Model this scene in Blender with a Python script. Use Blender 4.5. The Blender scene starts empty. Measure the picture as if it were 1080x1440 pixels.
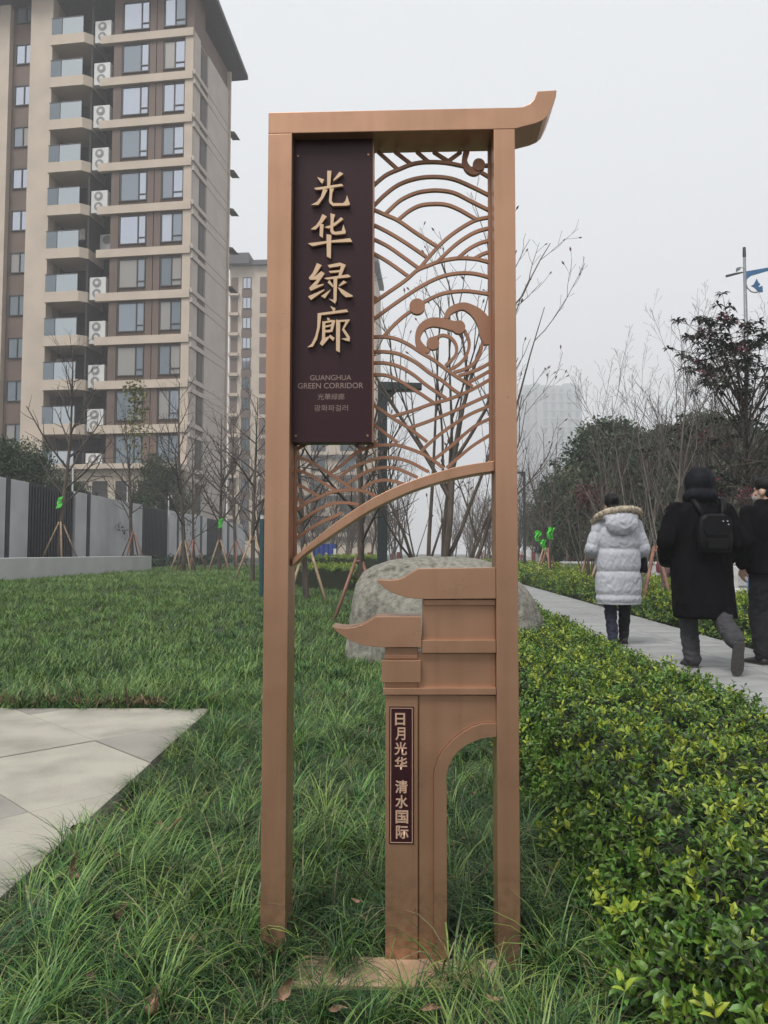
import bpy, bmesh, math, random
import numpy as np
from mathutils import Vector, Matrix, noise as mnoise

SC = bpy.context.scene
R = math.radians

# ------------------------------------------------------------------ camera, sky, sun, exposure
FPX, PITCH, ROLL, EYE = 1081.0, R(3.03), R(0.12), 1.15
cam_d = bpy.data.cameras.new('camera')
cam = bpy.data.objects.new('camera', cam_d)
SC.collection.objects.link(cam)
SC.camera = cam
cam_d.sensor_fit = 'HORIZONTAL'
cam_d.sensor_width = 36.0
cam_d.lens = 36.0 * FPX / 1080.0
cam_d.clip_start, cam_d.clip_end = 0.05, 3000
CAM_M = Matrix.Translation((0, 0, EYE)) @ Matrix.Rotation(R(90) + PITCH, 4, 'X') @ Matrix.Rotation(ROLL, 4, 'Z')
cam.matrix_world = CAM_M

world = bpy.data.worlds.new('World')
SC.world = world
world.use_nodes = True
wn, wl = world.node_tree.nodes, world.node_tree.links
wn.clear()
SUN_EL, SUN_AZ = R(58), R(215)          # a veiled sun, high, behind the camera's left shoulder
sky = wn.new('ShaderNodeTexSky'); sky.sky_type = 'NISHITA'; sky.sun_disc = False
sky.sun_elevation = SUN_EL; sky.sun_rotation = SUN_AZ; sky.dust_density = 4.0; sky.air_density = 1.0
hsv = wn.new('ShaderNodeHueSaturation'); hsv.inputs['Saturation'].default_value = 0.10
cloud = wn.new('ShaderNodeMix'); cloud.data_type = 'RGBA'
cloud.inputs['Factor'].default_value = 0.75          # closed, even cloud cover
cloud.inputs['B'].default_value = (8.9, 9.15, 9.5, 1)
bg = wn.new('ShaderNodeBackground'); bg.inputs['Strength'].default_value = 0.0505
wo = wn.new('ShaderNodeOutputWorld')
wl.new(sky.outputs[0], hsv.inputs['Color']); wl.new(hsv.outputs[0], cloud.inputs['A'])
wl.new(cloud.outputs['Result'], bg.inputs['Color']); wl.new(bg.outputs[0], wo.inputs['Surface'])

sun_d = bpy.data.lights.new('sun', 'SUN')
sun_d.energy, sun_d.angle, sun_d.color = 1.5, R(26), (1.0, 0.97, 0.93)
sun = bpy.data.objects.new('sun', sun_d); SC.collection.objects.link(sun)
sdir = Vector((math.sin(SUN_AZ) * math.cos(SUN_EL), math.cos(SUN_AZ) * math.cos(SUN_EL), math.sin(SUN_EL)))
sun.rotation_euler = (-sdir).to_track_quat('-Z', 'Y').to_euler()
sun.location = (0, 0, 30)

vs = SC.view_settings
vs.view_transform = 'Standard'; vs.look = 'None'; vs.gamma = 1.0; vs.use_curve_mapping = False
vs.exposure = 1.36
SC.cycles.max_bounces = 6; SC.cycles.diffuse_bounces = 2; SC.cycles.glossy_bounces = 2
SC.cycles.transmission_bounces = 3; SC.cycles.volume_bounces = 0; SC.cycles.transparent_max_bounces = 6
SC.cycles.use_denoising = True

# ------------------------------------------------------------------ measuring helpers
CR = CAM_M.to_3x3()
EYEP = Vector((0, 0, EYE))
def ray(u, v):
    return (CR @ Vector(((u - 540) / FPX, (720 - v) / FPX, -1))).normalized()
def hit(u, v, p, n):
    d = ray(u, v); p = Vector(p); n = Vector(n)
    return EYEP + d * ((p - EYEP).dot(n) / d.dot(n))
def on_ground(u, v, z=0.0):
    return hit(u, v, (0, 0, z), (0, 0, 1))
def at_depth(u, v, Y):
    return hit(u, v, (0, Y, 0), (0, 1, 0))

# ------------------------------------------------------------------ object helpers
def link(o):
    SC.collection.objects.link(o); return o
def empty(name, loc=(0, 0, 0), rz=0.0):
    o = bpy.data.objects.new(name, None); o.empty_display_size = 0.1
    o.location = loc; o.rotation_euler = (0, 0, rz); return link(o)
def tag(o, label=None, cat=None, group=None, kind=None):
    if label: o['label'] = label
    if cat: o['category'] = cat
    if group: o['group'] = group
    if kind: o['kind'] = kind
    return o
def children(o):
    return [c for c in bpy.data.objects if c.parent == o]
def copy_tree(o, kids=None):
    c = o.copy(); link(c)
    for ch in kids if kids is not None else children(o):
        d = ch.copy(); link(d); d.parent = c; d.matrix_parent_inverse = ch.matrix_parent_inverse.copy()
        for g in children(ch):
            e = g.copy(); link(e); e.parent = d
    return c

class MB:
    def __init__(s):
        s.v, s.f, s.m = [], [], []
    def add(s, vs_, fs_, m=0):
        b = len(s.v); s.v += [tuple(p) for p in vs_]
        for f in fs_:
            s.f.append(tuple(b + i for i in f)); s.m.append(m)
        return s
    def box(s, x0, x1, y0, y1, z0, z1, m=0):
        return s.add([(x0, y0, z0), (x1, y0, z0), (x1, y1, z0), (x0, y1, z0), (x0, y0, z1), (x1, y0, z1), (x1, y1, z1), (x0, y1, z1)],
                     [(0, 3, 2, 1), (4, 5, 6, 7), (0, 1, 5, 4), (1, 2, 6, 5), (2, 3, 7, 6), (3, 0, 4, 7)], m)
    def prism_xz(s, poly, y0, y1, m=0):         # polygon in x,z pulled along y
        a = sum(poly[i][0] * poly[(i + 1) % len(poly)][1] - poly[(i + 1) % len(poly)][0] * poly[i][1] for i in range(len(poly)))
        if a < 0: poly = poly[::-1]
        n = len(poly)
        return s.add([(x, y0, z) for x, z in poly] + [(x, y1, z) for x, z in poly],
                     [tuple(range(n)), tuple(range(2 * n - 1, n - 1, -1))] + [(i, n + i, n + (i + 1) % n, (i + 1) % n) for i in range(n)], m)
    def prism_xy(s, poly, z0, z1, m=0):
        a = sum(poly[i][0] * poly[(i + 1) % len(poly)][1] - poly[(i + 1) % len(poly)][0] * poly[i][1] for i in range(len(poly)))
        if a < 0: poly = poly[::-1]
        n = len(poly)
        return s.add([(x, y, z0) for x, y in poly] + [(x, y, z1) for x, y in poly],
                     [tuple(range(n - 1, -1, -1)), tuple(range(n, 2 * n))] + [(i, (i + 1) % n, n + (i + 1) % n, n + i) for i in range(n)], m)
    def tube(s, pts, rad, n=6, m=0, cap=True):
        pts = [Vector(p) for p in pts]; k = len(pts)
        if not hasattr(rad, '__len__'): rad = [rad] * k
        vv = []; ff = []; up = None
        for i, p in enumerate(pts):
            d = (pts[min(i + 1, k - 1)] - pts[max(i - 1, 0)])
            if d.length < 1e-9: d = Vector((0, 0, 1))
            d.normalize()
            if up is None:
                up = d.orthogonal().normalized()
            up = (up - d * up.dot(d))
            up = up.normalized() if up.length > 1e-6 else d.orthogonal().normalized()
            q = d.cross(up)
            for j in range(n):
                a = 2 * math.pi * j / n
                vv.append(p + (up * math.cos(a) + q * math.sin(a)) * rad[i])
        for i in range(k - 1):
            for j in range(n):
                ff.append((i * n + j, i * n + (j + 1) % n, (i + 1) * n + (j + 1) % n, (i + 1) * n + j))
        if cap:
            ff.append(tuple(range(n - 1, -1, -1))); ff.append(tuple(range((k - 1) * n, k * n)))
        return s.add(vv, ff, m)
    def loft(s, rings, m=0, cap=True):
        n = len(rings[0]); vv = [p for r in rings for p in r]; ff = []
        for i in range(len(rings) - 1):
            for j in range(n):
                ff.append((i * n + j, i * n + (j + 1) % n, (i + 1) * n + (j + 1) % n, (i + 1) * n + j))
        if cap:
            ff.append(tuple(range(n - 1, -1, -1))); ff.append(tuple(range((len(rings) - 1) * n, len(rings) * n)))
        return s.add(vv, ff, m)
    def mesh(s, name, mats, smooth=False):
        me = bpy.data.meshes.new(name); me.from_pydata(s.v, [], s.f)
        for mt in (mats if isinstance(mats, (list, tuple)) else [mats]): me.materials.append(mt)
        if any(s.m): me.polygons.foreach_set('material_index', s.m)
        if smooth: me.polygons.foreach_set('use_smooth', [True] * len(me.polygons))
        me.update(); return me
    def build(s, name, mats, parent=None, smooth=False, bevel=0.0, loc=None):
        o = link(bpy.data.objects.new(name, s.mesh(name, mats, smooth)))
        if parent: o.parent = parent
        if loc: o.location = loc
        if bevel:
            b = o.modifiers.new('bevel', 'BEVEL'); b.width = bevel; b.segments = 2; b.limit_method = 'ANGLE'; b.angle_limit = R(40)
            b.use_clamp_overlap = True
        return o
def inst(name, me, parent=None, loc=(0, 0, 0), rz=0.0, scale=None):
    o = link(bpy.data.objects.new(name, me)); o.location = loc; o.rotation_euler = (0, 0, rz)
    if parent: o.parent = parent
    if scale: o.scale = scale
    return o

# ------------------------------------------------------------------ materials
MATS = {}
def mat(name, col, rough=0.7, metal=0.0, var=0.12, scale=6.0, bump=0.0, bscale=60.0, spec=0.5, rand=0.0, col2=None, detail=5.0, stretch=None, mixlo=0.35, mixhi=0.65, trans=0.0):
    if name in MATS: return MATS[name]
    m = bpy.data.materials.new(name); m.use_nodes = True
    N, L = m.node_tree.nodes, m.node_tree.links
    b = N['Principled BSDF']
    b.inputs['Roughness'].default_value = rough; b.inputs['Metallic'].default_value = metal
    b.inputs['Specular IOR Level'].default_value = spec
    tc = N.new('ShaderNodeTexCoord'); src = tc.outputs['Object']
    if stretch:
        mp = N.new('ShaderNodeMapping'); mp.inputs['Scale'].default_value = stretch
        L.new(src, mp.inputs['Vector']); src = mp.outputs[0]
    nt = N.new('ShaderNodeTexNoise'); nt.inputs['Scale'].default_value = scale; nt.inputs['Detail'].default_value = detail
    L.new(src, nt.inputs['Vector'])
    c2 = col2 or tuple(max(0, c * (1 - 2.2 * var)) for c in col)
    mr = N.new('ShaderNodeMapRange'); mr.inputs['From Min'].default_value = mixlo; mr.inputs['From Max'].default_value = mixhi
    L.new(nt.outputs['Fac'], mr.inputs['Value'])
    mx = N.new('ShaderNodeMix'); mx.data_type = 'RGBA'
    mx.inputs['A'].default_value = (*col, 1); mx.inputs['B'].default_value = (*c2, 1)
    L.new(mr.outputs[0], mx.inputs['Factor'])
    out = mx.outputs['Result']
    if rand:
        oi = N.new('ShaderNodeObjectInfo'); hs = N.new('ShaderNodeHueSaturation')
        r2 = N.new('ShaderNodeMapRange'); r2.inputs['To Min'].default_value = 1 - rand; r2.inputs['To Max'].default_value = 1 + rand
        L.new(oi.outputs['Random'], r2.inputs['Value']); L.new(r2.outputs[0], hs.inputs['Value'])
        ma = N.new('ShaderNodeMath'); ma.operation = 'MULTIPLY'; ma.inputs[1].default_value = 7.31
        mf = N.new('ShaderNodeMath'); mf.operation = 'FRACT'
        L.new(oi.outputs['Random'], ma.inputs[0]); L.new(ma.outputs[0], mf.inputs[0])
        r3 = N.new('ShaderNodeMapRange'); r3.inputs['To Min'].default_value = 0.5 - rand * 0.06; r3.inputs['To Max'].default_value = 0.5 + rand * 0.06
        L.new(mf.outputs[0], r3.inputs['Value']); L.new(r3.outputs[0], hs.inputs['Hue'])
        L.new(out, hs.inputs['Color']); out = hs.outputs[0]
    L.new(out, b.inputs['Base Color'])
    if bump:
        n2 = N.new('ShaderNodeTexNoise'); n2.inputs['Scale'].default_value = bscale; n2.inputs['Detail'].default_value = 6
        L.new(src, n2.inputs['Vector'])
        bp = N.new('ShaderNodeBump'); bp.inputs['Strength'].default_value = bump; bp.inputs['Distance'].default_value = 0.01
        L.new(n2.outputs['Fac'], bp.inputs['Height']); L.new(bp.outputs[0], b.inputs['Normal'])
    if trans:
        tr = N.new('ShaderNodeBsdfTranslucent'); L.new(out, tr.inputs['Color'])
        ms = N.new('ShaderNodeMixShader'); ms.inputs['Fac'].default_value = trans
        L.new(b.outputs[0], ms.inputs[1]); L.new(tr.outputs[0], ms.inputs[2])
        L.new(ms.outputs[0], N['Material Output'].inputs['Surface'])
    MATS[name] = m; return m

# ------------------------------------------------------------------ scattering (for ground cover only)
def scatter(name, pts, rots, scls, picks, protos, parent=None):
    me = bpy.data.meshes.new(name); me.from_pydata([tuple(p) for p in pts], [], [])
    a = me.attributes.new('rot', 'FLOAT_VECTOR', 'POINT'); a.data.foreach_set('vector', np.array(rots, dtype=np.float32).ravel())
    a = me.attributes.new('scl', 'FLOAT', 'POINT'); a.data.foreach_set('value', np.array(scls, dtype=np.float32))
    a = me.attributes.new('pick', 'INT', 'POINT'); a.data.foreach_set('value', np.array(picks, dtype=np.int32))
    o = link(bpy.data.objects.new(name, me))
    if parent: o.parent = parent
    col = bpy.data.collections.new(name + '_sprigs')
    for p in protos: col.objects.link(p)
    g = bpy.data.node_groups.new(name, 'GeometryNodeTree')
    g.interface.new_socket('Geometry', in_out='INPUT', socket_type='NodeSocketGeometry')
    g.interface.new_socket('Geometry', in_out='OUTPUT', socket_type='NodeSocketGeometry')
    n, l = g.nodes, g.links
    gi, go = n.new('NodeGroupInput'), n.new('NodeGroupOutput')
    ci = n.new('GeometryNodeCollectionInfo'); ci.inputs['Collection'].default_value = col
    ci.inputs['Separate Children'].default_value = True; ci.inputs['Reset Children'].default_value = True
    ip = n.new('GeometryNodeInstanceOnPoints'); ip.inputs['Pick Instance'].default_value = True
    def na(nm, t):
        x = n.new('GeometryNodeInputNamedAttribute'); x.data_type = t; x.inputs['Name'].default_value = nm; return x.outputs[0]
    l.new(gi.outputs[0], ip.inputs['Points']); l.new(ci.outputs[0], ip.inputs['Instance'])
    l.new(na('pick', 'INT'), ip.inputs['Instance Index'])
    l.new(na('rot', 'FLOAT_VECTOR'), ip.inputs['Rotation'])
    l.new(na('scl', 'FLOAT'), ip.inputs['Scale'])
    l.new(ip.outputs[0], go.inputs[0])
    md = o.modifiers.new('scatter', 'NODES'); md.node_group = g
    return o

# ------------------------------------------------------------------ the ground
def smooth(t):
    t = min(1, max(0, t)); return t * t * (3 - 2 * t)
PATH_DX, PATH_Z = 0.035, 0.13
def path_t(x, y): return x - PATH_DX * y
def ground_z(x, y):
    z = 0.40 * smooth((y - 5.0) / 13.0) * smooth((1.5 - x) / 8.0)
    z += 0.10 * smooth((path_t(x, y) - 0.9) / 0.9)
    z -= 0.10 * smooth((path_t(x, y) - 5.5) / 1.0)
    return z - (0.10 if (x < -1.3 and y < 5.5) else 0.0)

M_soil = mat('grass_soil', (0.020, 0.028, 0.011), 0.95, var=0.25, scale=3, bump=0.6, bscale=40)
M_far = mat('far_ground', (0.07, 0.085, 0.05), 0.95, var=0.2, scale=0.3)
M_pave_l = mat('cream_stone_slab', (0.335, 0.316, 0.262), 0.75, var=0.14, scale=3.2, bump=0.35, bscale=70, detail=14, mixlo=0.40, mixhi=0.72, rand=0.03)
M_pave_d = mat('grey_stone_slab', (0.255, 0.24, 0.21), 0.8, var=0.10, scale=3.0, bump=0.2, bscale=120, rand=0.03)
M_path = mat('path_stone_slab', (0.285, 0.29, 0.285), 0.75, var=0.16, scale=2.4, bump=0.25, bscale=90, rand=0.06)
M_joint = mat('joint_mortar', (0.16, 0.155, 0.14), 0.9)
M_plaza = mat('plaza_concrete', (0.40, 0.395, 0.38), 0.85, var=0.1, scale=0.4)

gm = MB()
xs = [-400, -150, -60, -30, -20] + [-16 + 0.5 * i for i in range(44)] + [6.2, 7, 9, 12, 16, 30, 60, 150, 400]
ys = [-120, -20, -4] + [0.4 * i for i in range(0, 90)] + [38, 42, 48, 55, 65, 80, 110, 160, 250, 420, 620]
for y in ys:
    for x in xs:
        gm.v.append((x, y, ground_z(x, y)))
for j in range(len(ys) - 1):
    for i in range(len(xs) - 1):
        a = j * len(xs) + i
        gm.f.append((a, a + 1, a + 1 + len(xs), a + len(xs))); gm.m.append(0 if ys[j] < 45 else 1)
tag(gm.build('ground', [M_soil, M_far], smooth=True), kind='structure')

def clip_poly(poly, a, b, c):                 # keep a*x+b*y<=c
    out = []
    for i in range(len(poly)):
        p, q = poly[i], poly[(i + 1) % len(poly)]
        dp, dq = a * p[0] + b * p[1] - c, a * q[0] + b * q[1] - c
        if dp <= 0: out.append(p)
        if dp * dq < 0:
            t = dp / (dp - dq); out.append((p[0] + t * (q[0] - p[0]), p[1] + t * (q[1] - p[1])))
    return out
# paved terrace on the left: big stone diamonds, darker triangles along its rim
TX, TY = -1.240, 5.58
terr = MB().box(-7.0, TX - 0.004, 0.2, TY - 0.004, -0.12, 0.018).build('paved_terrace', M_joint)
tag(terr, kind='structure')
sl_ = [1.85 + 1.07 * k for k in range(-8, 4)]; dl_ = [4.9 + 1.445 * k for k in range(-4, 8)]
for bi in range(len(sl_) - 1):
    for ci in range(len(dl_) - 1):
        s0, s1, d0, d1 = sl_[bi], sl_[bi + 1], dl_[ci], dl_[ci + 1]
        g = 0.005
        q = [((s - d) / 2, (s + d) / 2) for s, d in ((s0 + g, d0 + g), (s1 - g, d0 + g), (s1 - g, d1 - g), (s0 + g, d1 - g))]
        for a, b, c in ((1, 0, TX), (-1, 0, 6.99), (0, 1, TY), (0, -1, -0.21)):
            q = clip_poly(q, a, b, c) if len(q) > 2 else q
        if len(q) < 3: continue
        dark = (bi, ci) in ((9, 4), (7, 4), (9, 6), (5, 2), (5, 6), (3, 4))
        MB().prism_xy(q, -0.02, 0.030 + 0.0015 * ((bi * 7 + ci * 3) % 4)).build('paving_slab', M_pave_d if dark else M_pave_l, terr, bevel=0.003)

# path on the right, laid in cross slabs
pt = MB()
for y0, y1 in ((0.3, 60),):
    pt.add([(1.80 + PATH_DX * y0, y0, PATH_Z - 0.012), (3.66 + PATH_DX * y0, y0, PATH_Z - 0.012), (3.66 + PATH_DX * y1, y1, PATH_Z - 0.012), (1.80 + PATH_DX * y1, y1, PATH_Z - 0.012)], [(0, 1, 2, 3)])
path = tag(pt.build('path', M_joint), kind='structure')
slab_me = []
for k in range(3):
    slab_me.append(MB().box(0.003, 0.617, 0.003, 0.497, -0.02, 0.0).mesh('paving_slab', MATS['path_stone_slab']))
y = 0.5; row = 0
while y < 28:
    for c in range(3):
        inst('paving_slab', slab_me[(row + c) % 3], path, (1.80 + PATH_DX * y + 0.62 * c, y, PATH_Z + 0.001 * ((row * 5 + c * 3) % 3)))
    y += 0.5; row += 1
MB().add([(1.80 + PATH_DX * 28, 28, PATH_Z), (3.66 + PATH_DX * 28, 28, PATH_Z), (3.66 + PATH_DX * 60, 60, PATH_Z), (1.80 + PATH_DX * 60, 60, PATH_Z)], [(0, 1, 2, 3)]).build('paving', M_path, path)
# cross path behind the lawn
tag(MB().prism_xy([(-3.3, 24.8), (2.75, 25.5), (2.75, 27.3), (-3.3, 26.6)], 0.15, 0.36).build('side_path', M_path), kind='structure')
# open pavement beyond the far hedge
tag(MB().prism_xy([(6.1, 1), (60, 1), (60, 120), (10.3, 120)], 0.0, 0.16).build('pavement', M_plaza), kind='structure')

# ------------------------------------------------------------------ air
hz = bpy.data.materials.new('haze_air'); hz.use_nodes = True
hn = hz.node_tree.nodes; hn.remove(hn['Principled BSDF'])
pv = hn.new('ShaderNodeVolumePrincipled'); pv.inputs['Density'].default_value = 0.0021
pv.inputs['Color'].default_value = (0.97, 0.98, 1.0, 1); pv.inputs['Anisotropy'].default_value = 0.0
hz.node_tree.links.new(pv.outputs[0], hn['Material Output'].inputs['Volume'])
haze = MB().box(-440, 440, -130, 640, -1.2, 135).build('haze', hz)
tag(haze, kind='stuff')

# ------------------------------------------------------------------ the apartment tower on the left
BA = R(8.2)
BC = Vector((-13.6, 53.0, 0))
bld = empty('apartment_building', BC, -BA)
tag(bld, 'tall beige apartment tower with brown panels, glass balconies and a dark overhanging roof', 'building')
BX, BY = Vector((math.cos(BA), -math.sin(BA), 0)), Vector((math.sin(BA), math.cos(BA), 0))
def fx(u, v=330): return (hit(u, v, BC, BY) - BC).dot(BX)
def fz(u, v): return hit(u, v, BC, BY).z
Z0 = fz(200, 54); FH = (fz(200, 54) - fz(200, 541)) / 8.0
floors = [Z0 - FH * k for k in range(0, 13)]
M_cream = mat('cream_render', (0.50, 0.42, 0.34), 0.85, var=0.06, scale=0.6)
M_brown = mat('brown_panel', (0.135, 0.090, 0.070), 0.7, var=0.10, scale=0.5)
M_dkframe = mat('dark_window_frame', (0.035, 0.032, 0.032), 0.5)
M_glassl = mat('window_glass', (0.055, 0.07, 0.085), 0.06, spec=1.0, metal=0.0, var=0.2, scale=0.4)
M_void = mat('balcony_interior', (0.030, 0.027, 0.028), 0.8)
M_roofd = mat('roof_slate', (0.085, 0.080, 0.085), 0.7)
M_white = mat('white_enamel', (0.55, 0.55, 0.53), 0.45, var=0.04)
M_sidec = mat('side_render', (0.48, 0.42, 0.375), 0.85, var=0.06, scale=0.6)
# glass that mirrors the pale sky
def glass_mat(name, tint, rough=0.04, refl=0.55):
    m = bpy.data.materials.new(name); m.use_nodes = True
    N, L = m.node_tree.nodes, m.node_tree.links; b = N['Principled BSDF']
    b.inputs['Base Color'].default_value = (*tint, 1); b.inputs['Metallic'].default_value = refl
    b.inputs['Roughness'].default_value = rough
    oi = N.new('ShaderNodeObjectInfo'); mr = N.new('ShaderNodeMapRange')
    mr.inputs['To Min'].default_value = refl * 0.75; mr.inputs['To Max'].default_value = min(1, refl * 1.2)
    L.new(oi.outputs['Random'], mr.inputs['Value']); L.new(mr.outputs[0], b.inputs['Metallic'])
    nt = N.new('ShaderNodeTexNoise'); nt.inputs['Scale'].default_value = 0.9
    tc = N.new('ShaderNodeTexCoord'); L.new(tc.outputs['Object'], nt.inputs['Vector'])
    bp = N.new('ShaderNodeBump'); bp.inputs['Strength'].default_value = 0.04; L.new(nt.outputs['Fac'], bp.inputs['Height'])
    L.new(bp.outputs[0], b.inputs['Normal'])
    return m
M_pane = glass_mat('sky_reflecting_glass', (0.47, 0.50, 0.56), 0.05, 0.85)
M_pane_d = glass_mat('dim_window_glass', (0.16, 0.19, 0.21), 0.08, 0.45)
M_pane_m = glass_mat('mid_window_glass', (0.25, 0.28, 0.31), 0.07, 0.7)
M_curt = glass_mat('curtained_window_glass', (0.27, 0.255, 0.235), 0.3, 0.25)
M_railglass = glass_mat('balcony_glass', (0.40, 0.44, 0.46), 0.08, 0.6)

SIDE = 6.9
xL = fx(-260)
x_p1, x_p2 = fx(41), fx(72)
x_b1 = fx(125); x_ac = fx(155.5); x_w1a, x_w1b = fx(168), fx(206); x_w2a, x_w2b = fx(226.5), fx(257.5)
ztop = Z0 + FH * 1.2
w = MB()
w.box(x_ac, -0.02, 0.02, SIDE, -0.5, ztop - 2.1, 0).box(x_ac, -0.02, 0.02, SIDE * 0.3, ztop - 2.099, ztop - 0.35, 0)                     # main mass (brown cladding)
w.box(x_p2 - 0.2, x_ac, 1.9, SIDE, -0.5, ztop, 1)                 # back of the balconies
w.box(xL, x_p2, 0.35, SIDE, -0.5, ztop, 0)
w.build('wall', [M_brown, M_void], bld)
# corner and stair pilasters
for (a, b, y0) in ((x_p1, x_p2, -0.45), (fx(257.8), 0.0, -0.15), (fx(-8), fx(7), -0.10), (fx(-70), fx(-30), -0.3)):
    MB().box(a, b, y0, 1.2, -0.5, Z0 + (0.25 if b == 0.0 else FH * 1.25)).build('pilaster', M_cream, bld)
band_me = MB().box(x_ac - 0.95, -0.0, -0.26, 0.10, -0.29, 0.29).mesh('slab_band', M_cream)
band_side = MB().box(-0.02, 0.16, -0.15, SIDE, -0.16, 0.16).mesh('side_band', M_sidec)
balc_me = MB().prism_xy([(x_p2, 1.9), (x_p2, -0.70), (x_b1 - 0.30, -0.70), (x_b1 + 0.15, -0.27), (x_b1 + 0.15, 1.9)], -0.34, 0.40).mesh('balcony', M_cream)
rail_me = MB().box(x_p2 + 0.9, x_b1 - 0.42, -0.66, -0.63, 0.40, 1.62).mesh('glass_rail', M_railglass)
rail2_me = MB().box(x_p2 + 0.05, x_p2 + 0.85, -0.66, -0.63, 0.40, 1.62).mesh('glass_rail', M_pane_d)
railbar_me = MB().box(x_p2 + 0.02, x_b1 - 0.38, -0.68, -0.61, 1.63, 1.69).mesh('handrail', M_dkframe)
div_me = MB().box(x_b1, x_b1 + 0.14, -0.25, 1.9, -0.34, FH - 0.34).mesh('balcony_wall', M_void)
def ring_disc(mb, x, z, r, y0, y1, n=14, m=0):
    mb.prism_xz([(x + r * math.cos(2 * math.pi * i / n), z + r * math.sin(2 * math.pi * i / n)) for i in range(n)], y0, y1, m)
acw = (x_ac - x_b1)
ac_me = MB().box(0, acw * 0.74, 0, 0.42, 0, 1.62).mesh('ac_unit', M_white)
fm = MB(); ring_disc(fm, acw * 0.33, 0, 0.33, -0.02, 0.0, 16)
fan_me = fm.mesh('fan_grille', mat('fan_grille_grey', (0.22, 0.22, 0.22), 0.6))
fm = MB(); ring_disc(fm, acw * 0.33, 0, 0.14, -0.04, -0.021, 12)
hub_me = fm.mesh('fan_hub', M_white)
def win_meshes(wd, hgt, split, sash=True):
    f = MB(); t = 0.075
    f.box(0, wd, 0, 0.14, 0, t); f.box(0, wd, 0, 0.14, hgt - t, hgt); f.box(0, t, 0, 0.14, t, hgt - t); f.box(wd - t, wd, 0, 0.14, t, hgt - t)
    f.box(wd * split - t / 2, wd * split + t / 2, 0.001, 0.14, t, hgt - t)
    if sash: f.box(wd * split + t / 2, wd - t, 0.001, 0.14, hgt * 0.2, hgt * 0.2 + t)
    p1 = MB().box(t, wd * split - t / 2, 0.06, 0.09, t, hgt - t).mesh('pane', M_pane)
    p2 = MB().box(wd * split + t / 2, wd - t, 0.06, 0.09, t, hgt - t).mesh('pane', M_pane)
    return f.mesh('window', M_dkframe), p1, p2
rwin = random.Random(12)
def window(me, x, z, y, dim):
    o = inst('window', me[0], bld, (x, y, z))
    for p in me[1:]:
        q = inst('pane', p, o); r_ = rwin.random()
        mm = (M_curt if r_ < .2 else M_pane_d if r_ < .8 else M_pane_m) if dim else (M_pane_m if r_ < .22 else M_curt if r_ < .28 else None)
        if mm: q.material_slots[0].link = 'OBJECT'; q.material_slots[0].material = mm
    return o
wz0, wz1 = 0.62, FH - 0.42
wm1 = win_meshes(x_w1b - x_w1a, wz1 - wz0, 0.70); wm2 = win_meshes(x_w2b - x_w2a, wz1 - wz0, 0.52)
wm3 = win_meshes(fx(39) - fx(11.5), 1.55, 0.5, False)
pw = (x_w2a - x_w1b)
pan_mes = [MB().box(a_, b_, -0.09, 0.02, 0.30, FH - 0.30).mesh('wall_panel', M_brown) for a_, b_ in ((x_w1b + 0.04, x_w1b + pw / 2 - 0.03), (x_w1b + pw / 2 + 0.03, x_w2a - 0.04), (x_ac + 0.02, x_w1a - 0.05))]
rw = random.Random(4)
for k, z in enumerate(floors):
    top = k == 0
    if z < 1: break
    inst('slab_band', band_me, bld, (0, 0, z))
    bo = inst('balcony', balc_me, bld, (0, 0, z))
    inst('glass_rail', rail_me, bo); inst('glass_rail', rail2_me, bo); inst('handrail', railbar_me, bo)
    if k: inst('side_band', band_side, bld, (0, 0, z + 0.25)); inst('side_band', band_side, bld, (0, 0, z - 0.45))
    inst('balcony_wall', div_me, bld, (0, 0, z))
    if k != 5:
        a = inst('ac_unit', ac_me, bld, (x_b1 + 0.22, -0.12 + rw.uniform(-.05, .05), z - 0.12))
        for zf in (0.46, 1.22): inst('fan_grille', fan_me, a, (0, 0, zf)); inst('fan_hub', hub_me, a, (0, 0, zf))
    else:
        a = inst('ac_unit', ac_me, bld, (x_b1 + 0.26, 1.1, z + 0.36)); inst('fan_grille', fan_me, a, (0, 0, 1.22))
    for pm_ in pan_mes: inst('wall_panel', pm_, bld, (0, 0, z))
    window(wm1, x_w1a, z + wz0, -0.10, k >= 6)
    window(wm2, x_w2a, z + wz0, -0.10, k >= 6)
# stair windows, half a storey off
for k in range(12):
    z = fz(25, 16) - k * FH - 0.75
    if z < 3: break
    window(wm3, fx(11.5), z, 0.26, k >= 6)
# gable side: render, slot windows, floor lines, recessed brown strip
MB().box(-0.019, 0.02, 0.0, SIDE, -0.5, Z0 - 0.1).build('side_wall', M_sidec, bld)
MB().box(-0.018, 0.05, 1.2, 2.3, 2.0, Z0 - 0.2).build('side_strip', M_brown, bld)
for k in range(1, 12):
    MB().box(0.051, 0.07, 1.32, 2.18, floors[k] + 0.55, floors[k] + FH - 0.75).build('side_window', M_dkframe, bld)
MB().box(0.02, 0.13, 2.4, SIDE, -0.5, Z0 - 0.1).build('side_panel', M_sidec, bld)
MB().box(-0.2, 0.28, SIDE - 0.12, SIDE + 0.08, -0.5, Z0 + 1.5).build('drain_pipe', M_cream, bld)
for k in range(1, 6):
    MB().prism_xz([(0.1, 0.0), (0.75, -0.05), (0.55, 0.2), (0.1, 0.3)], SIDE + 0.1, SIDE + 1.0).build('canopy', M_roofd, bld, loc=(0, 0, floors[k] - 0.4))
rf = MB(); ra, rb_ = ztop + 0.05, ztop - 2.0
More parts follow.
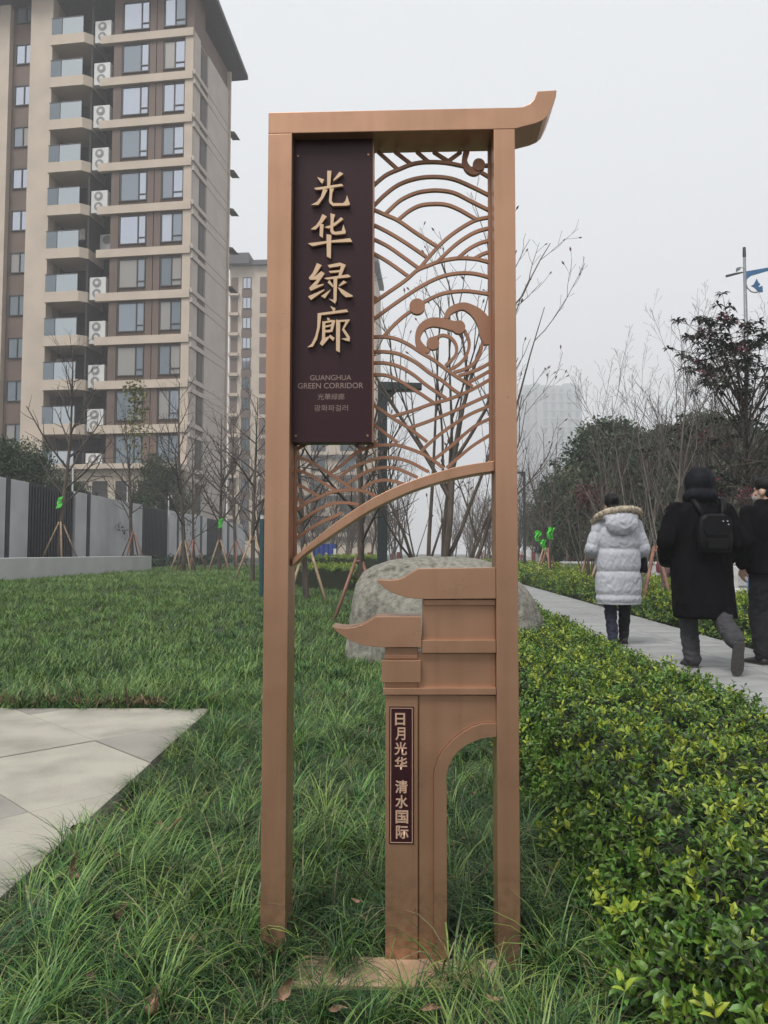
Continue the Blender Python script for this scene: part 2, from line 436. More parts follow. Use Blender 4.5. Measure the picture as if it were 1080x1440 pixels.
rf.add([(xL - 1, -1.6, ra), (1.15, -1.6, ra), (1.15, SIDE + 1.6, rb_), (xL - 1, SIDE + 1.6, rb_), (xL - 1, -1.6, ra + 0.4), (1.15, -1.6, ra + 0.4), (1.15, SIDE + 1.6, rb_ + 0.35), (xL - 1, SIDE + 1.6, rb_ + 0.35)],
       [(0, 3, 2, 1), (4, 5, 6, 7), (0, 1, 5, 4), (1, 2, 6, 5), (2, 3, 7, 6), (3, 0, 4, 7)])
rf.build('roof', M_roofd, bld)
# podium
MB().box(x_p2, -0.3, -1.4, 0.02, -0.5, floors[10] + 0.2).build('podium', M_cream, bld)
MB().box(x_p2 - 0.1, 0.0, -1.9, -0.31, floors[10] + 0.201, floors[10] + 0.55).build('podium_canopy', M_cream, bld)
for q in range(5):
    xx = x_p2 + 1.0 + q * 1.7
    MB().box(xx, xx + 1.1, -1.45, -1.38, 1.0, floors[10] - 0.6).build('shop_window', M_dkframe, bld)

# ------------------------------------------------------------------ second block behind it
b2 = empty('apartment_building', (at_depth(322, 500, 112).x, 112, 0), R(-4))
tag(b2, 'paler apartment block further back, half hidden between the beige tower and the sign post', 'building')
k2 = 112 / FPX
def b2x(u): return (u - 322) * k2
zt = at_depth(350, 375, 112).z
MB().box(b2x(322), b2x(376), 0, 12, -0.5, zt).build('wall', M_cream, b2); MB().box(b2x(376.2), b2x(530), 1.5, 12, -0.5, zt - 1).build('wall', M_cream, b2)
MB().box(b2x(318), b2x(352), -1.2, 12, zt + 0.01, zt + 1.6).build('roof', M_roofd, b2); MB().box(b2x(352.5), b2x(535), -0.6, 12, zt + 0.01, zt + 0.7).build('roof', M_roofd, b2)
w2 = win_meshes(b2x(353) - b2x(341), 1.7, 0.5, False)
bay = MB().box(b2x(324), b2x(334), -0.08, 0.0, 0, 2.3).mesh('balcony_recess', M_brown)
bay2 = MB().box(b2x(366), b2x(379), -0.10, 0.0, 0, 2.3).mesh('balcony_recess', M_brown)
sl = MB().box(b2x(322), b2x(336), -0.5, 0, -0.25, 0.2).mesh('balcony_slab', M_cream)
cp = MB().box(b2x(339.5), b2x(354.5), -0.03, 0.0, 0, 1.2).mesh('wall_panel', M_brown)
bigw = MB().box(0, 2.2, -0.05, 0, 0, 1.8).mesh('pane', M_pane_d)
wb = MB().box(b2x(384), b2x(525), 1.2, 1.48, -1.1, -0.6).mesh('window_band', M_roofd)
for k in range(13):
    z = zt - 3.4 - k * 3.0
    if z < 2: break
    o = inst('window', w2[0], b2, (b2x(341), -0.12, z))
    for p in w2[1:]:
        q = inst('pane', p, o)
        if k > 4: q.material_slots[0].link = 'OBJECT'; q.material_slots[0].material = M_pane_d
    inst('balcony_recess', bay, b2, (0, 0, z - 0.6)); inst('balcony_recess', bay2, b2, (0, 0, z - 0.6)); inst('balcony_slab', sl, b2, (0, 0, z - 0.85)); inst('wall_panel', cp, b2, (0, 0, z - 1.25))
    for q in range(3):
        ww = inst('window', bigw, b2, (b2x(396 + q * 42), 1.49, z))
    inst('window_band', wb, b2, (0, 0, z))
# far towers drowned in haze
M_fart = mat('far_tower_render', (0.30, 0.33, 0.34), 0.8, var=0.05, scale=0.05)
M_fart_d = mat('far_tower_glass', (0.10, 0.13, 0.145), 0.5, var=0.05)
def far_tower(u0, u1, vtop, Y, label):
    p, q = at_depth(u0, vtop, Y), at_depth(u1, vtop, Y)
    t = empty('tower_block', ((p.x + q.x) / 2, Y, 0)); hw = (q.x - p.x) / 2
    MB().box(-hw, hw, 0, 18, -1, p.z).build('wall', M_fart, t)
    MB().box(hw * 0.15, hw * 0.75, 3, 12, p.z, p.z + 2.2).build('lift_house', M_fart, t)
    n = max(2, int(hw / 2.6))
    for i in range(n):
        xx = -hw + (i + 0.2) * 2 * hw / n
        MB().box(xx, xx + hw / n * 0.9, -0.4, 0, 6, p.z - 2.5).build('window_bay', M_fart_d, t)
    for z in range(6, int(p.z) - 2, 6):
        MB().box(-hw, hw, -0.6, -0.401, z, z + 0.9).build('floor_band', M_fart, t)
    return tag(t, label, 'building')
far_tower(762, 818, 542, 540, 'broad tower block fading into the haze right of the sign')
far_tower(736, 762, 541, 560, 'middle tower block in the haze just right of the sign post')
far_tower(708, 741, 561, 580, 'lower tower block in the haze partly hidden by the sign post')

# ------------------------------------------------------------------ boundary wall of the estate
WX = -11.6
M_wallw = mat('white_wall_panel', (0.53, 0.535, 0.555), 0.8, var=0.10, scale=0.7)
M_dark = mat('dark_metal_panel', (0.030, 0.033, 0.040), 0.5, var=0.1)
fw = empty('boundary_wall', (WX, 30, 0))
tag(fw, 'long pale grey garden wall with charcoal slatted panels behind the planter', 'wall')
WT = 3.42
def dy(u): return -WX * FPX / (540 - u) - 30
dark_gates = [(dy(40), dy(105)), (dy(201), dy(237)), (dy(292), dy(313))]
segs = [(-26 + 0, dy(-130)), (dy(-110), dy(7)), (dy(13), dy(39.3)), (dy(105.7), dy(121.7)), (dy(126.3), dy(200)), (dy(238), dy(249)), (dy(251.5), dy(281.5)), (dy(284.5), dy(291)), (dy(314), dy(319.5)), (dy(322.5), dy(345))]
for a, b in segs:
    if b > a: MB().box(-0.12, 0.0, a, b, 0.3, WT).build('wall_panel', M_wallw, fw, bevel=0.01)
for u0, u1 in ((7.3, 12.7), (122, 126), (249.3, 251.2), (281.8, 284.2), (319.8, 322.2)):
    MB().box(-0.2, 0.02, dy(u0), dy(u1), 0.3, WT + 0.03).build('wall_post', M_dark, fw)
for a, b in dark_gates:
    o = MB().box(-0.2, -0.06, a + 0.02, b - 0.02, 0.3, WT - 0.02).build('dark_panel', M_dark, fw)
    n = int((b - a) / 0.22)
    sm = MB().box(0, 0.05, 0, 0.1, 0.3, WT - 0.05).mesh('slat', M_dark)
    for i in range(n):
        inst('slat', sm, o, (-0.06, a + 0.06 + i * (b - a - 0.1) / n, 0))
for u in (103, 180, 238, 284):
    MB().tube([(-0.06, dy(u), WT), (-0.06, dy(u), WT + 0.95)], 0.035, 6).build('wire_post', M_white, fw)
for h in (0.3, 0.6, 0.9):
    MB().tube([(-0.06, -14, WT + h), (-0.06, 36, WT + h)], 0.006, 3).build('wire', M_dkframe, fw)
# planter
M_planter = mat('planter_render', (0.52, 0.525, 0.51), 0.8, var=0.06, scale=1.2)
pl = empty('planter', (-9.6, 25, 0))
tag(pl, 'long low pale planter wall along the lawn on the left', 'planter')
MB().box(0, 0.25, -14, 6.0, 0.1, 1.0).build('planter_wall', M_planter, pl, bevel=0.012)
MB().box(-1.98, -0.002, 5.8, 6.0, 0.1, 0.99).build('planter_wall', M_planter, pl)
MB().box(-1.98, 0.0, -14, 5.8, 0.2, 0.94).build('soil', M_soil, pl)

# washing hung out on two of the balconies
for k, cols_, lab in ((5, ((.30, .31, .34), (.10, .12, .22), (.33, .30, .27)), 'washing hung on a balcony in the middle of the beige tower'), (8, ((.28, .27, .25), (.20, .08, .08)), 'washing hung on a lower balcony of the beige tower')):
    t = empty('laundry', BC + BX * (x_p2 + .9) + BY * .2 + Vector((0, 0, floors[k] + 2.1)), -BA); tag(t, lab, 'laundry')
    MB().tube([(-.6, 0, 0), (1.9, 0, 0)], .015, 4).build('rail', M_dkframe, t)
    for j, c_ in enumerate(cols_):
        MB().loft([[(-.4 + j * .75 + i * .1, .03 * math.sin(i * 1.5), -.02), (-.4 + j * .75 + i * .1, .05 * math.sin(i * 1.5 + .5), -.85 + .1 * (i % 2)), (-.4 + j * .75 + i * .1, .05 * math.sin(i * 1.5 + .5) + .02, -.85 + .1 * (i % 2)), (-.4 + j * .75 + i * .1, .03 * math.sin(i * 1.5) + .02, -.02)] for i in range(6)]).build('garment', mat('garment_%d_%d' % (k, j), c_, .9), t)

# ------------------------------------------------------------------ the copper-coloured wayfinding sign
SO = Vector((0.018, 2.20, 0.0)); SA = R(2.3)
sign = empty('wayfinding_sign', SO, -SA)
tag(sign, 'tall copper coloured metal sign with plum nameplate, wave lattice and gateway, standing in grass', 'sign')
SX, SY = Vector((math.cos(SA), -math.sin(SA), 0)), Vector((math.sin(SA), math.cos(SA), 0))
def sp(u, v, y=0.0):
    p = hit(u, v, SO + SY * y, SY) - SO
    return (p.dot(SX), p.z)
def copper(name, col, rough, metal=0.62):
    m = mat(name, col, rough, metal=metal, var=0.07, scale=2.2, bump=0.035, bscale=420, spec=0.5)
    N, L = m.node_tree.nodes, m.node_tree.links; b = N['Principled BSDF']
    src = b.inputs['Base Color'].links[0].from_socket
    tc = [n for n in N if n.type == 'TEX_COORD'][0]
    def noise(scale, st=(1, 1, 1), det=6):
        mp = N.new('ShaderNodeMapping'); mp.inputs['Scale'].default_value = st; L.new(tc.outputs['Object'], mp.inputs['Vector'])
        t = N.new('ShaderNodeTexNoise'); t.inputs['Scale'].default_value = scale; t.inputs['Detail'].default_value = det; L.new(mp.outputs[0], t.inputs['Vector']); return t.outputs['Fac']
    def ramp(v, lo, hi, a, c):
        r = N.new('ShaderNodeMapRange'); r.inputs['From Min'].default_value = lo; r.inputs['From Max'].default_value = hi; r.inputs['To Min'].default_value = a; r.inputs['To Max'].default_value = c
        L.new(v, r.inputs['Value']); return r.outputs[0]
    def blend(f, c):
        nonlocal src
        mx = N.new('ShaderNodeMix'); mx.data_type = 'RGBA'; L.new(f, mx.inputs['Factor']); L.new(src, mx.inputs['A']); mx.inputs['B'].default_value = (*c, 1); src = mx.outputs['Result']
    blend(ramp(noise(26, (1, 1, .06)), .48, .78, 0, .30), (col[0] * .55, col[1] * .5, col[2] * .5))      # rain streaks
    blend(ramp(noise(140, (1, 1, 1), 2), .70, .76, 0, .55), (.10, .05, .035))                             # specks and nicks
    sx = N.new('ShaderNodeSeparateXYZ'); L.new(tc.outputs['Object'], sx.inputs[0])
    mu = N.new('ShaderNodeMath'); mu.operation = 'MULTIPLY'; L.new(ramp(sx.outputs['Z'], 0.02, 0.34, 1, 0), mu.inputs[0]); L.new(ramp(noise(38), .38, .66, .1, .6), mu.inputs[1])
    blend(mu.outputs[0], (.085, .062, .040))                                                               # mud splashed up from the bed
    L.new(src, b.inputs['Base Color'])
    L.new(ramp(noise(9), .3, .7, rough - .08, rough + .12), b.inputs['Roughness'])
    return m
M_cop = copper('copper_paint', (0.44, 0.25, 0.155), 0.34)
M_cop2 = copper('copper_paint_backlit', (0.33, 0.175, 0.11), 0.42)  # darker copper: the lattice's backlit shade is put into the colour
M_plum = mat('plum_lacquer', (0.030, 0.0075, 0.0105), 0.36, var=0.08, scale=2, spec=0.28)
M_gold = mat('pale_gold_letter', (0.60, 0.42, 0.27), 0.4, metal=0.35, var=0.04)
M_dull = mat('dull_letter_print', (0.23, 0.16, 0.14), 0.6, var=0.05)
M_letter = mat('copper_letter_print', (0.52, 0.33, 0.23), 0.5, metal=0.2, var=0.04)
DP = 0.125
# posts
def post(u0, v0, u1, v1, u2, v2, u3, v3):
    a, b, c, d = sp(u0, v0), sp(u1, v1), sp(u2, v2), sp(u3, v3)
    x0 = (a[0] + d[0]) / 2; x1 = (b[0] + c[0]) / 2
    return x0, x1
zb_l = sp(390, 187)[1]; zb_r = sp(708, 182)[1]
xl0, xl1 = (sp(377, 165)[0] + sp(366, 1330)[0]) / 2, (sp(408, 600)[0] + sp(401, 1330)[0]) / 2 - 0.001
xr0, xr1 = (sp(694.5, 300)[0] + sp(701, 1310)[0]) / 2, (sp(724, 180)[0] + sp(732, 1310)[0]) / 2
zbeam = (zb_l + zb_r) / 2
MB().box(xl0, xl1, 0, DP, -0.06, zbeam - 0.0005).build('post', M_cop, sign, bevel=0.0018)
MB().box(xr0, xr1, 0, DP, -0.06, zbeam - 0.0005).build('post', M_cop, sign, bevel=0.0018)
# top beam with its upswept finial
ztop_l = (sp(377, 158)[1] + sp(700, 151.5)[1]) / 2
fin = [(700, 151.7), (724, 151), (735, 150.2), (744.3, 146.3), (750.8, 139.8), (753.3, 133.3), (755.3, 128.2), (782.9, 126.6), (781.9, 136), (776.7, 150.2), (770.2, 163.1), (763.7, 169), (753.3, 173.5), (740.4, 176.8)]
poly = [(xl0, zbeam), (xl0, ztop_l)] + [sp(*q) for q in fin] + [(xr1 + 0.001, zbeam)]
poly[2] = (poly[2][0], ztop_l)
MB().prism_xz(poly, 0, DP, 0).build('top_beam', M_cop, sign, bevel=0.0018)

# ribbons for the lattice
def spline(pts, sub=7):
    P = [Vector((*p, 0)) if len(p) == 2 else Vector(p) for p in pts]
    P = [2 * P[0] - P[1]] + P + [2 * P[-1] - P[-2]]; out = []
    for i in range(1, len(P) - 2):
        for k in range(sub):
            t = k / sub
            out.append(0.5 * ((2 * P[i]) + (P[i + 1] - P[i - 1]) * t + (2 * P[i - 1] - 5 * P[i] + 4 * P[i + 1] - P[i + 2]) * t * t + (3 * P[i] - P[i - 1] - 3 * P[i + 1] + P[i + 2]) * t ** 3))
    out.append(P[-2]); return out
def ribbon(mb, pts, w, y0, y1, sub=7):
    P = spline(pts, sub); L_, R_ = [], []
    for i, p in enumerate(P):
        d = (P[min(i + 1, len(P) - 1)] - P[max(i - 1, 0)]); d.z = 0; d.normalize()
        nrm = Vector((-d.y, d.x, 0)); ww = (p.z if p.z > 0 else w) / 2
        L_.append((p.x + nrm.x * ww, p.y + nrm.y * ww)); R_.append((p.x - nrm.x * ww, p.y - nrm.y * ww))
    rings = [[(l[0], y0, l[1]), (r[0], y0, r[1]), (r[0], y1, r[1]), (l[0], y1, l[1])] for l, r in zip(L_, R_)]
    return mb.loft(rings)
LY = 0.095
nb = [0]
def bar(pts, off, w=4.3):
    ox, oy = off
    q = [sp(ox + x / 6, oy + y / 6, LY) for x, y in pts]
    k = nb[0]; nb[0] += 1
    dy_ = 0.00045 * (k % 7)
    return ribbon(MB(), q, w * 2.3 / FPX, LY + dy_, LY + 0.012 + dy_).build('wave_bar', M_cop2, screen)
# back plate edges that the bars are welded to
x_s0, x_s1 = sp(411.5, 640, LY)[0], sp(692, 500, LY)[0]
screen = MB().box(xl1 + 0.0005, xl1 + 0.008, LY - 0.003, LY + 0.015, sp(411, 790, LY)[1], zbeam - 0.001).box(xr0 - 0.008, xr0 - 0.0005, LY - 0.003, LY + 0.015, sp(692, 662, LY)[1], zbeam - 0.001).build('wave_screen', M_cop2, sign)
A_, B_, C_, D_ = (520, 210), (520, 380), (520, 520), (400, 610)
for pts, off in [
    ([(10, 318), (130, 215), (250, 160), (370, 115), (500, 100), (650, 108), (790, 135)], A_),
    ([(66, 10), (240, 165)], A_), ([(210, 10), (360, 125)], A_), ([(395, 10), (500, 100)], A_), ([(535, 10), (690, 108)], A_), ([(772, 10), (655, 95)], A_),
    ([(20, 480), (130, 370), (250, 285), (400, 235), (550, 222), (700, 240), (850, 300), (1015, 382)], A_),
    ([(135, 535), (250, 430), (370, 370), (480, 345), (600, 342), (720, 365), (860, 435), (1015, 512)], A_),
    ([(235, 592), (330, 515), (420, 470), (520, 455), (640, 460), (750, 500), (900, 585)], A_),
    ([(10, 492), (130, 545), (240, 595), (400, 705), (570, 815)], A_), ([(10, 620), (150, 690), (300, 780), (475, 900)], A_),
    ([(10, 740), (150, 810), (280, 900), (415, 998)], A_), ([(10, 860), (150, 940), (330, 1068)], A_),
    ([(415, 1003), (500, 900), (600, 790), (720, 690), (880, 595), (1015, 562)], A_), ([(570, 945), (700, 820), (800, 745), (900, 690), (1015, 657)], A_),
    ([(745, 912), (830, 840), (920, 790), (1015, 762)], A_), ([(885, 915), (950, 880), (1015, 858)], A_),
    ([(0, 1310), (150, 1205), (300, 1100), (400, 1015), (500, 972), (600, 937), (750, 912), (900, 920), (1015, 948)], A_),
    ([(0, 432), (150, 320), (300, 215), (450, 120), (600, 50), (740, 20), (880, 22), (1015, 55)], B_),
    ([(115, 555), (200, 460), (290, 380), (400, 305), (480, 250), (620, 190), (780, 170), (900, 178), (1015, 198)], B_),
    ([(0, 200), (75, 245)], B_),
    ([(0, 562), (110, 558), (220, 575), (330, 625), (430, 690), (540, 755), (640, 830), (740, 900), (870, 980)], B_),
    ([(0, 686), (130, 685), (250, 705), (380, 770), (500, 860), (600, 920), (700, 1000), (765, 1045)], B_),
    ([(0, 779), (130, 780), (250, 810), (370, 880), (470, 960), (570, 1030), (645, 1078)], B_),
    ([(0, 880), (130, 882), (240, 925), (340, 985), (430, 1040), (545, 1118)], B_),
    ([(185, 392), (350, 345), (520, 285), (680, 240), (850, 170), (1015, 78)], C_), ([(320, 494), (500, 430), (700, 350), (850, 280), (1015, 205)], C_),
    ([(435, 685), (500, 620), (620, 520), (720, 450), (850, 370), (1015, 300)], C_), ([(550, 750), (700, 630), (850, 500), (930, 450), (1015, 410)], C_),
    ([(650, 825), (760, 730), (870, 640), (1015, 548)], C_), ([(0, 275), (100, 340), (200, 410), (330, 490), (485, 605)], C_),
    ([(0, 445), (100, 510), (235, 615)], C_), ([(0, 580), (70, 632)], C_),
    ([(375, 335), (480, 260), (600, 160), (720, 110), (860, 92), (970, 97), (1150, 160), (1260, 225), (1345, 290)], D_),
    ([(460, 368), (560, 290), (700, 230), (820, 200), (950, 205), (1070, 242), (1215, 318)], D_),
    ([(535, 420), (620, 360), (720, 310), (840, 283), (960, 297), (1125, 368)], D_), ([(655, 465), (740, 410), (840, 390), (930, 400), (1005, 422)], D_),
    ([(65, 160), (130, 110), (200, 72)], D_), ([(585, 75), (640, 130)], D_),
    ([(60, 185), (200, 225), (320, 300), (430, 370), (520, 430), (575, 470)], D_), ([(60, 290), (200, 340), (320, 410), (425, 475)], D_),
    ([(65, 400), (190, 470), (305, 535)], D_), ([(65, 525), (185, 590)], D_),
    ([(70, 670), (180, 585), (280, 540), (380, 495), (500, 475), (650, 480), (775, 525)], D_),
    ([(70, 790), (200, 690), (300, 630), (400, 590), (500, 580), (625, 595)], D_), ([(70, 900), (200, 810), (300, 750), (400, 705), (480, 665)], D_),
    ([(550, 568), (620, 545), (690, 572), (732, 640), (720, 720), (640, 800)], B_), ([(800, 500), (840, 600), (822, 700), (765, 780), (680, 835)], B_),
    ([(952, 600), (935, 690), (880, 780), (800, 830), (710, 858)], B_), ([(1015, 780), (900, 840), (750, 888)], B_), ([(1015, 845), (900, 910), (820, 948)], B_),
    ([(960, 130), (1015, 128)], A_), ([(940, 185), (1015, 230)], A_)]:
    bar(pts, off)
def disc(cx, cy, r, off, name='cloud_scroll', k=3):
    mb = MB()
    mb.prism_xz([sp(off[0] + (cx + r * math.cos(a * math.pi / 12)) / 6, off[1] + (cy + r * math.sin(a * math.pi / 12)) / 6, LY) for a in range(24)], LY - 0.002 * k / 3, LY + 0.0165)
    return mb.build(name, M_cop2, screen)
def swirl(pts, off, k):
    s_ = 2.3 / FPX / 6
    q = []
    for x, y, ww in pts:
        a = sp(off[0] + x / 6, off[1] + y / 6, LY); q.append((a[0], a[1], ww * s_))
    return ribbon(MB(), q, 0.01, LY - 0.0005 * k, LY + 0.0155 + 0.0003 * k).build('cloud_scroll', M_cop2, screen)
disc(400, 305, 66, B_); disc(533, 617, 54, B_, k=4); disc(750, 480, 56, B_, k=5)
swirl([(505, 680, 36), (440, 655, 66), (405, 580, 48), (432, 490, 62), (510, 440, 76), (600, 442, 82), (680, 462, 84), (745, 478, 96)], B_, 1)
swirl([(640, 405, 34), (680, 340, 56), (780, 302, 62), (860, 330, 80), (925, 385, 104), (970, 460, 118), (985, 540, 116), (996, 625, 60)], B_, 2)
swirl([(818, 6, 54), (800, 95, 46), (830, 160, 56), (880, 182, 66), (925, 170, 50)], A_, 1); disc(920, 132, 52, A_, k=6)
# curved rail below the lattice
rt = [(411, 786), (430, 769), (460, 744), (490, 722), (520, 703), (550, 687.5), (580, 675.5), (610, 665.5), (640, 657), (670, 651.5), (697, 648)]
rb = [(411, 791), (430, 778), (460, 757), (490, 737), (520, 718), (550, 703), (580, 690), (610, 680), (640, 672), (670, 666), (697, 662)]
topc, botc = spline([sp(*p, 0.03) for p in rt], 4), spline([sp(u, v + (0 if i else 5), 0.03) for i, (u, v) in enumerate(rb)], 4)
rings = []
for a, b in zip(topc, botc):
    x = (a.x + b.x) / 2
    x = min(max(x, xl1 + 0.0007), xr0 - 0.0007)
    rings.append([(x, 0.03, a.y), (x, 0.03, b.y), (x, DP - 0.004, b.y), (x, DP - 0.004, a.y)])
MB().loft(rings).build('curved_rail', M_cop, sign, bevel=0.0012)

# the nameplate and its writing
NY = 0.038
n0, n1 = sp(408.5, 400, NY), sp(522.5, 622, NY)
nx0, nx1 = sp(408.5, 400, NY)[0], sp(523.2, 400, NY)[0]
plate = MB().box(max(nx0, xl1 + 0.0006), nx1, NY, NY + 0.055, n1[1], zbeam - 0.0006).build('nameplate', M_plum, sign, bevel=0.001)
MB().box(nx1 + 0.0003, nx1 + 0.004, NY + 0.004, NY + 0.056, n1[1] + 0.001, zbeam - 0.0008).build('plate_edge', M_cop2, plate)
E = lambda x, y: (430 + x / 10.286, 230 + y / 10.286)
F = lambda x, y: (430 + x / 9.6, 350 + y / 9.6)
chars = [
 (E, [[(310, 103), (370, 103), (350, 345), (310, 345)], [(165, 195), (265, 230), (240, 290), (215, 270)], [(490, 118), (545, 150), (405, 250), (400, 235)],
      [(120, 355), (320, 325), (480, 300), (520, 295), (545, 325), (330, 360), (190, 380), (150, 380)], [(250, 370), (315, 380), (260, 490), (180, 600), (75, 600), (160, 555), (220, 480)],
      [(345, 360), (410, 365), (385, 420), (375, 540), (400, 575), (540, 575), (575, 540), (597, 460), (640, 595), (600, 610), (390, 615), (345, 575), (335, 540), (345, 440)]]),
 (E, [[(240, 730), (305, 765), (215, 880), (140, 955), (70, 950), (150, 890), (200, 820)], [(205, 870), (258, 880), (245, 1075), (200, 1045)],
      [(510, 775), (545, 805), (420, 900), (330, 940), (270, 920), (350, 895), (440, 840)],
      [(355, 720), (425, 740), (405, 800), (395, 960), (420, 990), (520, 975), (545, 880), (580, 990), (570, 1015), (440, 1030), (380, 1020), (355, 980), (360, 800)],
      [(30, 1155), (610, 1085), (640, 1080), (675, 1135), (340, 1145), (110, 1195), (90, 1195)], [(300, 1025), (370, 1035), (362, 1375), (305, 1345)]]),
 (F, [[(150, 190), (215, 220), (110, 380), (210, 300), (255, 330), (145, 490), (240, 470), (235, 490), (65, 565), (45, 525), (150, 415), (55, 415), (40, 390), (95, 320)],
      [(30, 640), (250, 545), (250, 560), (70, 690)], [(295, 220), (460, 185), (540, 215), (475, 365), (440, 365), (475, 230), (320, 255)], [(310, 300), (470, 285), (465, 315), (330, 325)],
      [(245, 395), (570, 345), (610, 375), (580, 385), (290, 415)], [(375, 400), (425, 400), (415, 700), (395, 740), (310, 675), (375, 690)], [(320, 420), (375, 500), (365, 520), (295, 455)],
      [(340, 550), (260, 670), (205, 640)], [(510, 430), (555, 455), (450, 510), (445, 500)], [(430, 520), (470, 535), (560, 590), (635, 635), (630, 650), (540, 655), (480, 600)]]),
 (F, [[(330, 770), (400, 800), (390, 840), (370, 840)], [(160, 870), (550, 815), (575, 850), (210, 895), (170, 900)], [(160, 870), (210, 890), (190, 1060), (150, 1220), (95, 1320), (20, 1330), (80, 1280), (130, 1170), (155, 1060)],
      [(295, 925), (325, 945), (320, 970), (285, 950)], [(225, 975), (265, 990), (260, 1200), (330, 1175), (325, 1195), (225, 1310), (190, 1280), (220, 1220)], [(235, 985), (350, 960), (400, 965), (360, 1120), (330, 1115), (350, 990), (250, 1005)],
      [(260, 1040), (345, 1020), (345, 1045), (260, 1065)], [(260, 1100), (345, 1090), (345, 1125), (260, 1130)], [(330, 1160), (390, 1205), (370, 1245), (310, 1190)],
      [(410, 955), (465, 975), (460, 1400), (410, 1375)], [(430, 965), (600, 955), (520, 1080), (595, 1190), (595, 1250), (550, 1245), (480, 1215), (560, 1205), (490, 1095), (540, 985), (440, 990)]])]
for tr, strokes in chars:
    mb = MB()
    for i, st in enumerate(strokes):
        mb.prism_xz([sp(*tr(x, y), NY - 0.012) for x, y in st], NY - 0.012 - 0.0003 * i, NY - 0.003)
    mb.build('raised_character', M_gold, plate)
def text(body, u, v, px_h, y, m, parent, name, bold=0.0, width_px=None):
    c = bpy.data.curves.new(name, 'FONT'); c.body = body; c.align_x = 'CENTER'; c.align_y = 'CENTER'
    c.size = 1.0; c.extrude = 0.0; c.offset = bold
    o = link(bpy.data.objects.new(name, c)); dg = bpy.context.evaluated_depsgraph_get()
    me = bpy.data.meshes.new_from_object(o.evaluated_get(dg)); bpy.data.objects.remove(o)
    me.name = name; me.materials.clear(); me.materials.append(m)
    co = np.empty(len(me.vertices) * 3, np.float32); me.vertices.foreach_get('co', co); co = co.reshape(-1, 3)
    lo, hi = co.min(0), co.max(0)
    s_ = 2.2 / FPX; hh = px_h * s_ / (hi[1] - lo[1]); ww = hh if not width_px else width_px * s_ / (hi[0] - lo[0])
    cx, cz = sp(u, v, y)
    new = np.zeros_like(co); new[:, 0] = (co[:, 0] - (lo[0] + hi[0]) / 2) * ww + cx; new[:, 2] = (co[:, 1] - (lo[1] + hi[1]) / 2) * hh + cz; new[:, 1] = y
    me.vertices.foreach_set('co', new.ravel()); me.update()
    o = link(bpy.data.objects.new(name, me)); o.parent = parent; return o
ty = NY - 0.0008
text('GUANGHUA', 465, 531, 7.6, ty, M_dull, plate, 'printed_words', 0.008, 60)
text('GREEN CORRIDOR', 464.8, 542.3, 8.2, ty, M_dull, plate, 'printed_words', 0.008, 95)
text('光華緑廊', 465.5, 557.8, 9.2, ty, M_dull, plate, 'printed_words', 0.0, 39)
text('광화파걸러', 465.5, 573.8, 9.2, ty, M_dull, plate, 'printed_words', 0.0, 49)

# the little gateway
G = lambda x, y: (460 + x / 3.857, 790 + y / 3.857)
def gp(pts, y0, y1, name, m=M_cop, bev=0.001):
    q = []
    for x, y in pts:
        a = sp(*G(x, y), y0); q.append((min(a[0], xr0 - 0.0008), a[1]))
    return MB().prism_xz(q, y0, y1).build(name, m, sign, bevel=bev)
def gb(x0, z0, x1, z1, y0, y1, name):       # box from gateway pixels
    return gp([(x0, z0), (x1, z0), (x1, z1), (x0, z1)], y0, y1, name)
gp([(265, 98), (330, 101), (385, 97), (420, 84), (452, 62), (495, 38), (940, 32), (940, 200), (515, 203), (430, 195), (350, 167), (303, 137)], 0.004, DP - 0.005, 'upper_eave')
gp([(25, 350), (60, 358), (100, 361), (150, 355), (185, 344), (222, 325), (262, 298), (512, 298), (512, 464), (300, 465), (200, 455), (120, 425), (60, 387)], 0.004, DP - 0.005, 'lower_eave')
gb(518, 204.5, 940, 424, 0.028, DP - 0.01, 'upper_panel'); gb(528, 205, 940, 236, 0.018, 0.0275, 'moulding')
gb(512.7, 425, 940, 495, 0.010, DP - 0.008, 'middle_moulding')
gb(493, 496, 940, 684, 0.028, DP - 0.01, 'lower_panel')
gb(313, 466, 491.5, 684, 0.030, DP - 0.011, 'capital_neck'); gb(311, 505, 491, 524, 0.020, 0.0297, 'capital_strip'); gb(295, 535, 508, 655, 0.008, 0.0293, 'capital_block')
gb(303, 685, 940, 722, 0.008, DP - 0.007, 'cornice')
# pillar (left leaf) and the arch leaf beside it
pz0 = 0.004; py = 0.018
xp0, xp1 = (sp(539, 980, py)[0] + sp(545, 1335, py)[0]) / 2, (sp(587.3, 980, py)[0] + sp(588, 1335, py)[0]) / 2
ztopp = sp(560, 977.6, py)[1]
MB().box(xp0, xp1, py, DP - 0.01, pz0, ztopp).build('pillar', M_cop, sign, bevel=0.0012)
K = lambda x, y: (520 + x / 4.909, 970 + y / 4.909)
inner = [K(*p) for p in [(890, 318), (865, 320), (810, 325), (760, 335), (700, 357), (650, 385), (605, 424), (570, 470), (543, 525), (527, 590), (520, 700)]]
outer = [K(*p) for p in [(890, 226), (870, 226), (815, 226), (760, 231), (700, 252), (640, 287), (585, 328), (540, 372), (500, 420), (470, 470), (448, 530), (437, 590), (433, 680)]]
ay = 0.020
xi = (sp(626.5, 1110, ay)[0] + sp(630, 1335, ay)[0]) / 2; xo = (sp(608.5, 1110, ay)[0] + sp(611, 1335, ay)[0]) / 2
pi = [sp(*p, ay) for p in inner]; po = [sp(*p, ay) for p in outer]
pi = [(min(x, xr0 - 0.0008), z) for x, z in pi]; po = [(min(x, xr0 - 0.0008), z) for x, z in po]
